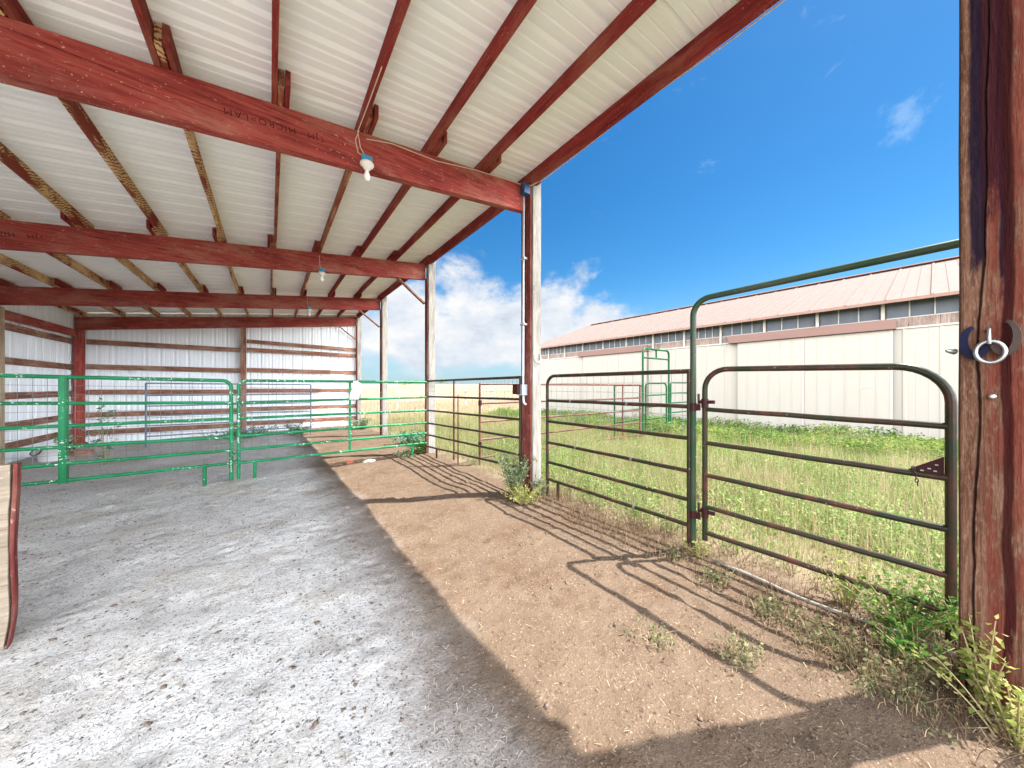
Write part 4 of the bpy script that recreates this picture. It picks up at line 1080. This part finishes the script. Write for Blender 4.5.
o = np_mesh('dirt_clods', np.concatenate([v1, v2]), np.concatenate([f1, f2 + len(v1)]), None, M['clod']); o['kind'] = 'stuff'; tag(o, 'small dark clods of dry dung and dirt on the ground', 'dirt')


def plant(name, label, x, y, h, spread, nst, per, size, mat, seed, group=None, lean=(0, 0), tip_only=.1):
    o = thing(name, label, 'weed', (x, y, gz(x, y)), group)
    r = np.random.default_rng(seed); st = MB(); cs = []
    z0 = gz(x, y) - .02
    for k in range(nst):
        a = r.uniform(0, 6.28); rad = spread * r.uniform(.05, .5); hh = h * r.uniform(.55, 1.0)
        b = Vector((x + math.cos(a) * rad * .35, y + math.sin(a) * rad * .35, z0))
        e = Vector((x + math.cos(a) * rad * 1.7 + lean[0] * hh, y + math.sin(a) * rad * 1.7 + lean[1] * hh, z0 + hh))
        m_ = (b + e) / 2 + Vector((math.cos(a) * rad * -.25, math.sin(a) * rad * -.25, hh * .1))
        pts = [b.lerp(m_, t).lerp(m_.lerp(e, t), t) for t in (0, .2, .4, .6, .8, 1)]
        st.tube(pts, .004, 5, rs=[.0045, .004, .0035, .003, .0024, .0015])
        for j in range(per):
            t = tip_only + (1 - tip_only) * r.uniform() ** .75; i_ = min(4, int(t * 5)); p = pts[i_].lerp(pts[i_ + 1], t * 5 - i_)
            cs.append(np.array(p) + r.normal(0, size * .35, 3))
    st.build('stems', M['stem'], o)
    vs, f = cards_at(np.array(cs), size, r, .25)
    np_mesh('leaves', vs, None, f, M[mat], o)
    return o
WG = 'weeds at the foot of posts and fences'
plant('weed_bush', 'bushy dusty green weed at the foot of the red and grey post', 2.62, 3.40, .60, .34, 46, 38, .038, 'weed_grey', 1, WG)
plant('weed_bush', 'low yellow flecked weed spreading in front of the bushy dusty weed', 2.56, 3.12, .24, .36, 34, 24, .030, 'weed_pale', 2, WG)
plant('weed_bush', 'small grey weed growing against the foot of the grey post', 2.86, 3.16, .26, .2, 16, 20, .035, 'weed_grey', 3, WG)
plant('weed_bush', 'bright green weed behind the corner of the green gate by the second grey post', 2.72, 7.10, .30, .4, 24, 26, .055, 'vine', 4, WG)
plant('weed_bush', 'blue green weed at the far side of the second grey post', 3.0, 8.35, .36, .8, 40, 34, .06, 'weed_teal', 5, WG)
plant('weed_bush', 'dry brownish weed just inside the green gate corner', 2.35, 6.95, .13, .5, 26, 14, .04, 'weed_grey', 6, WG)
plant('weed_bush', 'green weed at the foot of the last grey post of the shed', 2.72, 12.9, .42, .7, 30, 24, .07, 'weed_grey', 7, WG)
plant('vine', 'bright green leafy vine climbing the foot of the gate beside the rough post', 2.95, .10, .34, .36, 40, 26, .028, 'vine', 8, WG)
plant('vine', 'bright green vine tangled round the latch post of the gate', 2.98, -.10, .42, .24, 26, 20, .030, 'vine', 9, WG)
plant('vine', 'thin vine trailing over the bottom rail of the gate', 3.0, .35, .32, .26, 22, 16, .026, 'weed_pale', 10, WG)
plant('weed', 'tall yellow green broad leaved weed in front of the rough post', 2.50, -.13, .50, .16, 6, 34, .034, 'weed_pale', 11, WG, (-.02, -.04))
plant('weed', 'bushy yellowing weed at the lower right beside the rough post', 2.38, -.20, .30, .28, 22, 22, .026, 'weed_pale', 12, WG)
plant('weed', 'small leafy weed between the rough post and the gate', 2.66, .06, .20, .24, 22, 16, .030, 'vine', 13, WG)
plant('weed', 'tall spindly weed with drooping leaves growing behind the left green gate', -2.62, 10.0, 1.35, .45, 7, 18, .075, 'weed_teal', 14, 'weeds growing inside the shed')
plant('weed', 'leafy weed at the foot of the red corner post inside the shed', -3.75, 12.2, .62, .35, 10, 18, .08, 'vine', 15, 'weeds growing inside the shed')
plant('weed_bush', 'wide low patch of blue green weeds under the blue grey gate', -.65, 12.75, .34, 1.3, 30, 20, .075, 'weed_teal', 16, 'weeds growing inside the shed')
plant('weed_bush', 'upright green weed under the right end of the blue grey gate', .75, 12.6, .42, .55, 20, 20, .08, 'weed_teal', 17, 'weeds growing inside the shed')
plant('weed_bush', 'dry leafy tuft at the foot of the tall green frame', 2.94, 1.22, .14, .22, 22, 12, .022, 'weed_pale', 18, WG)
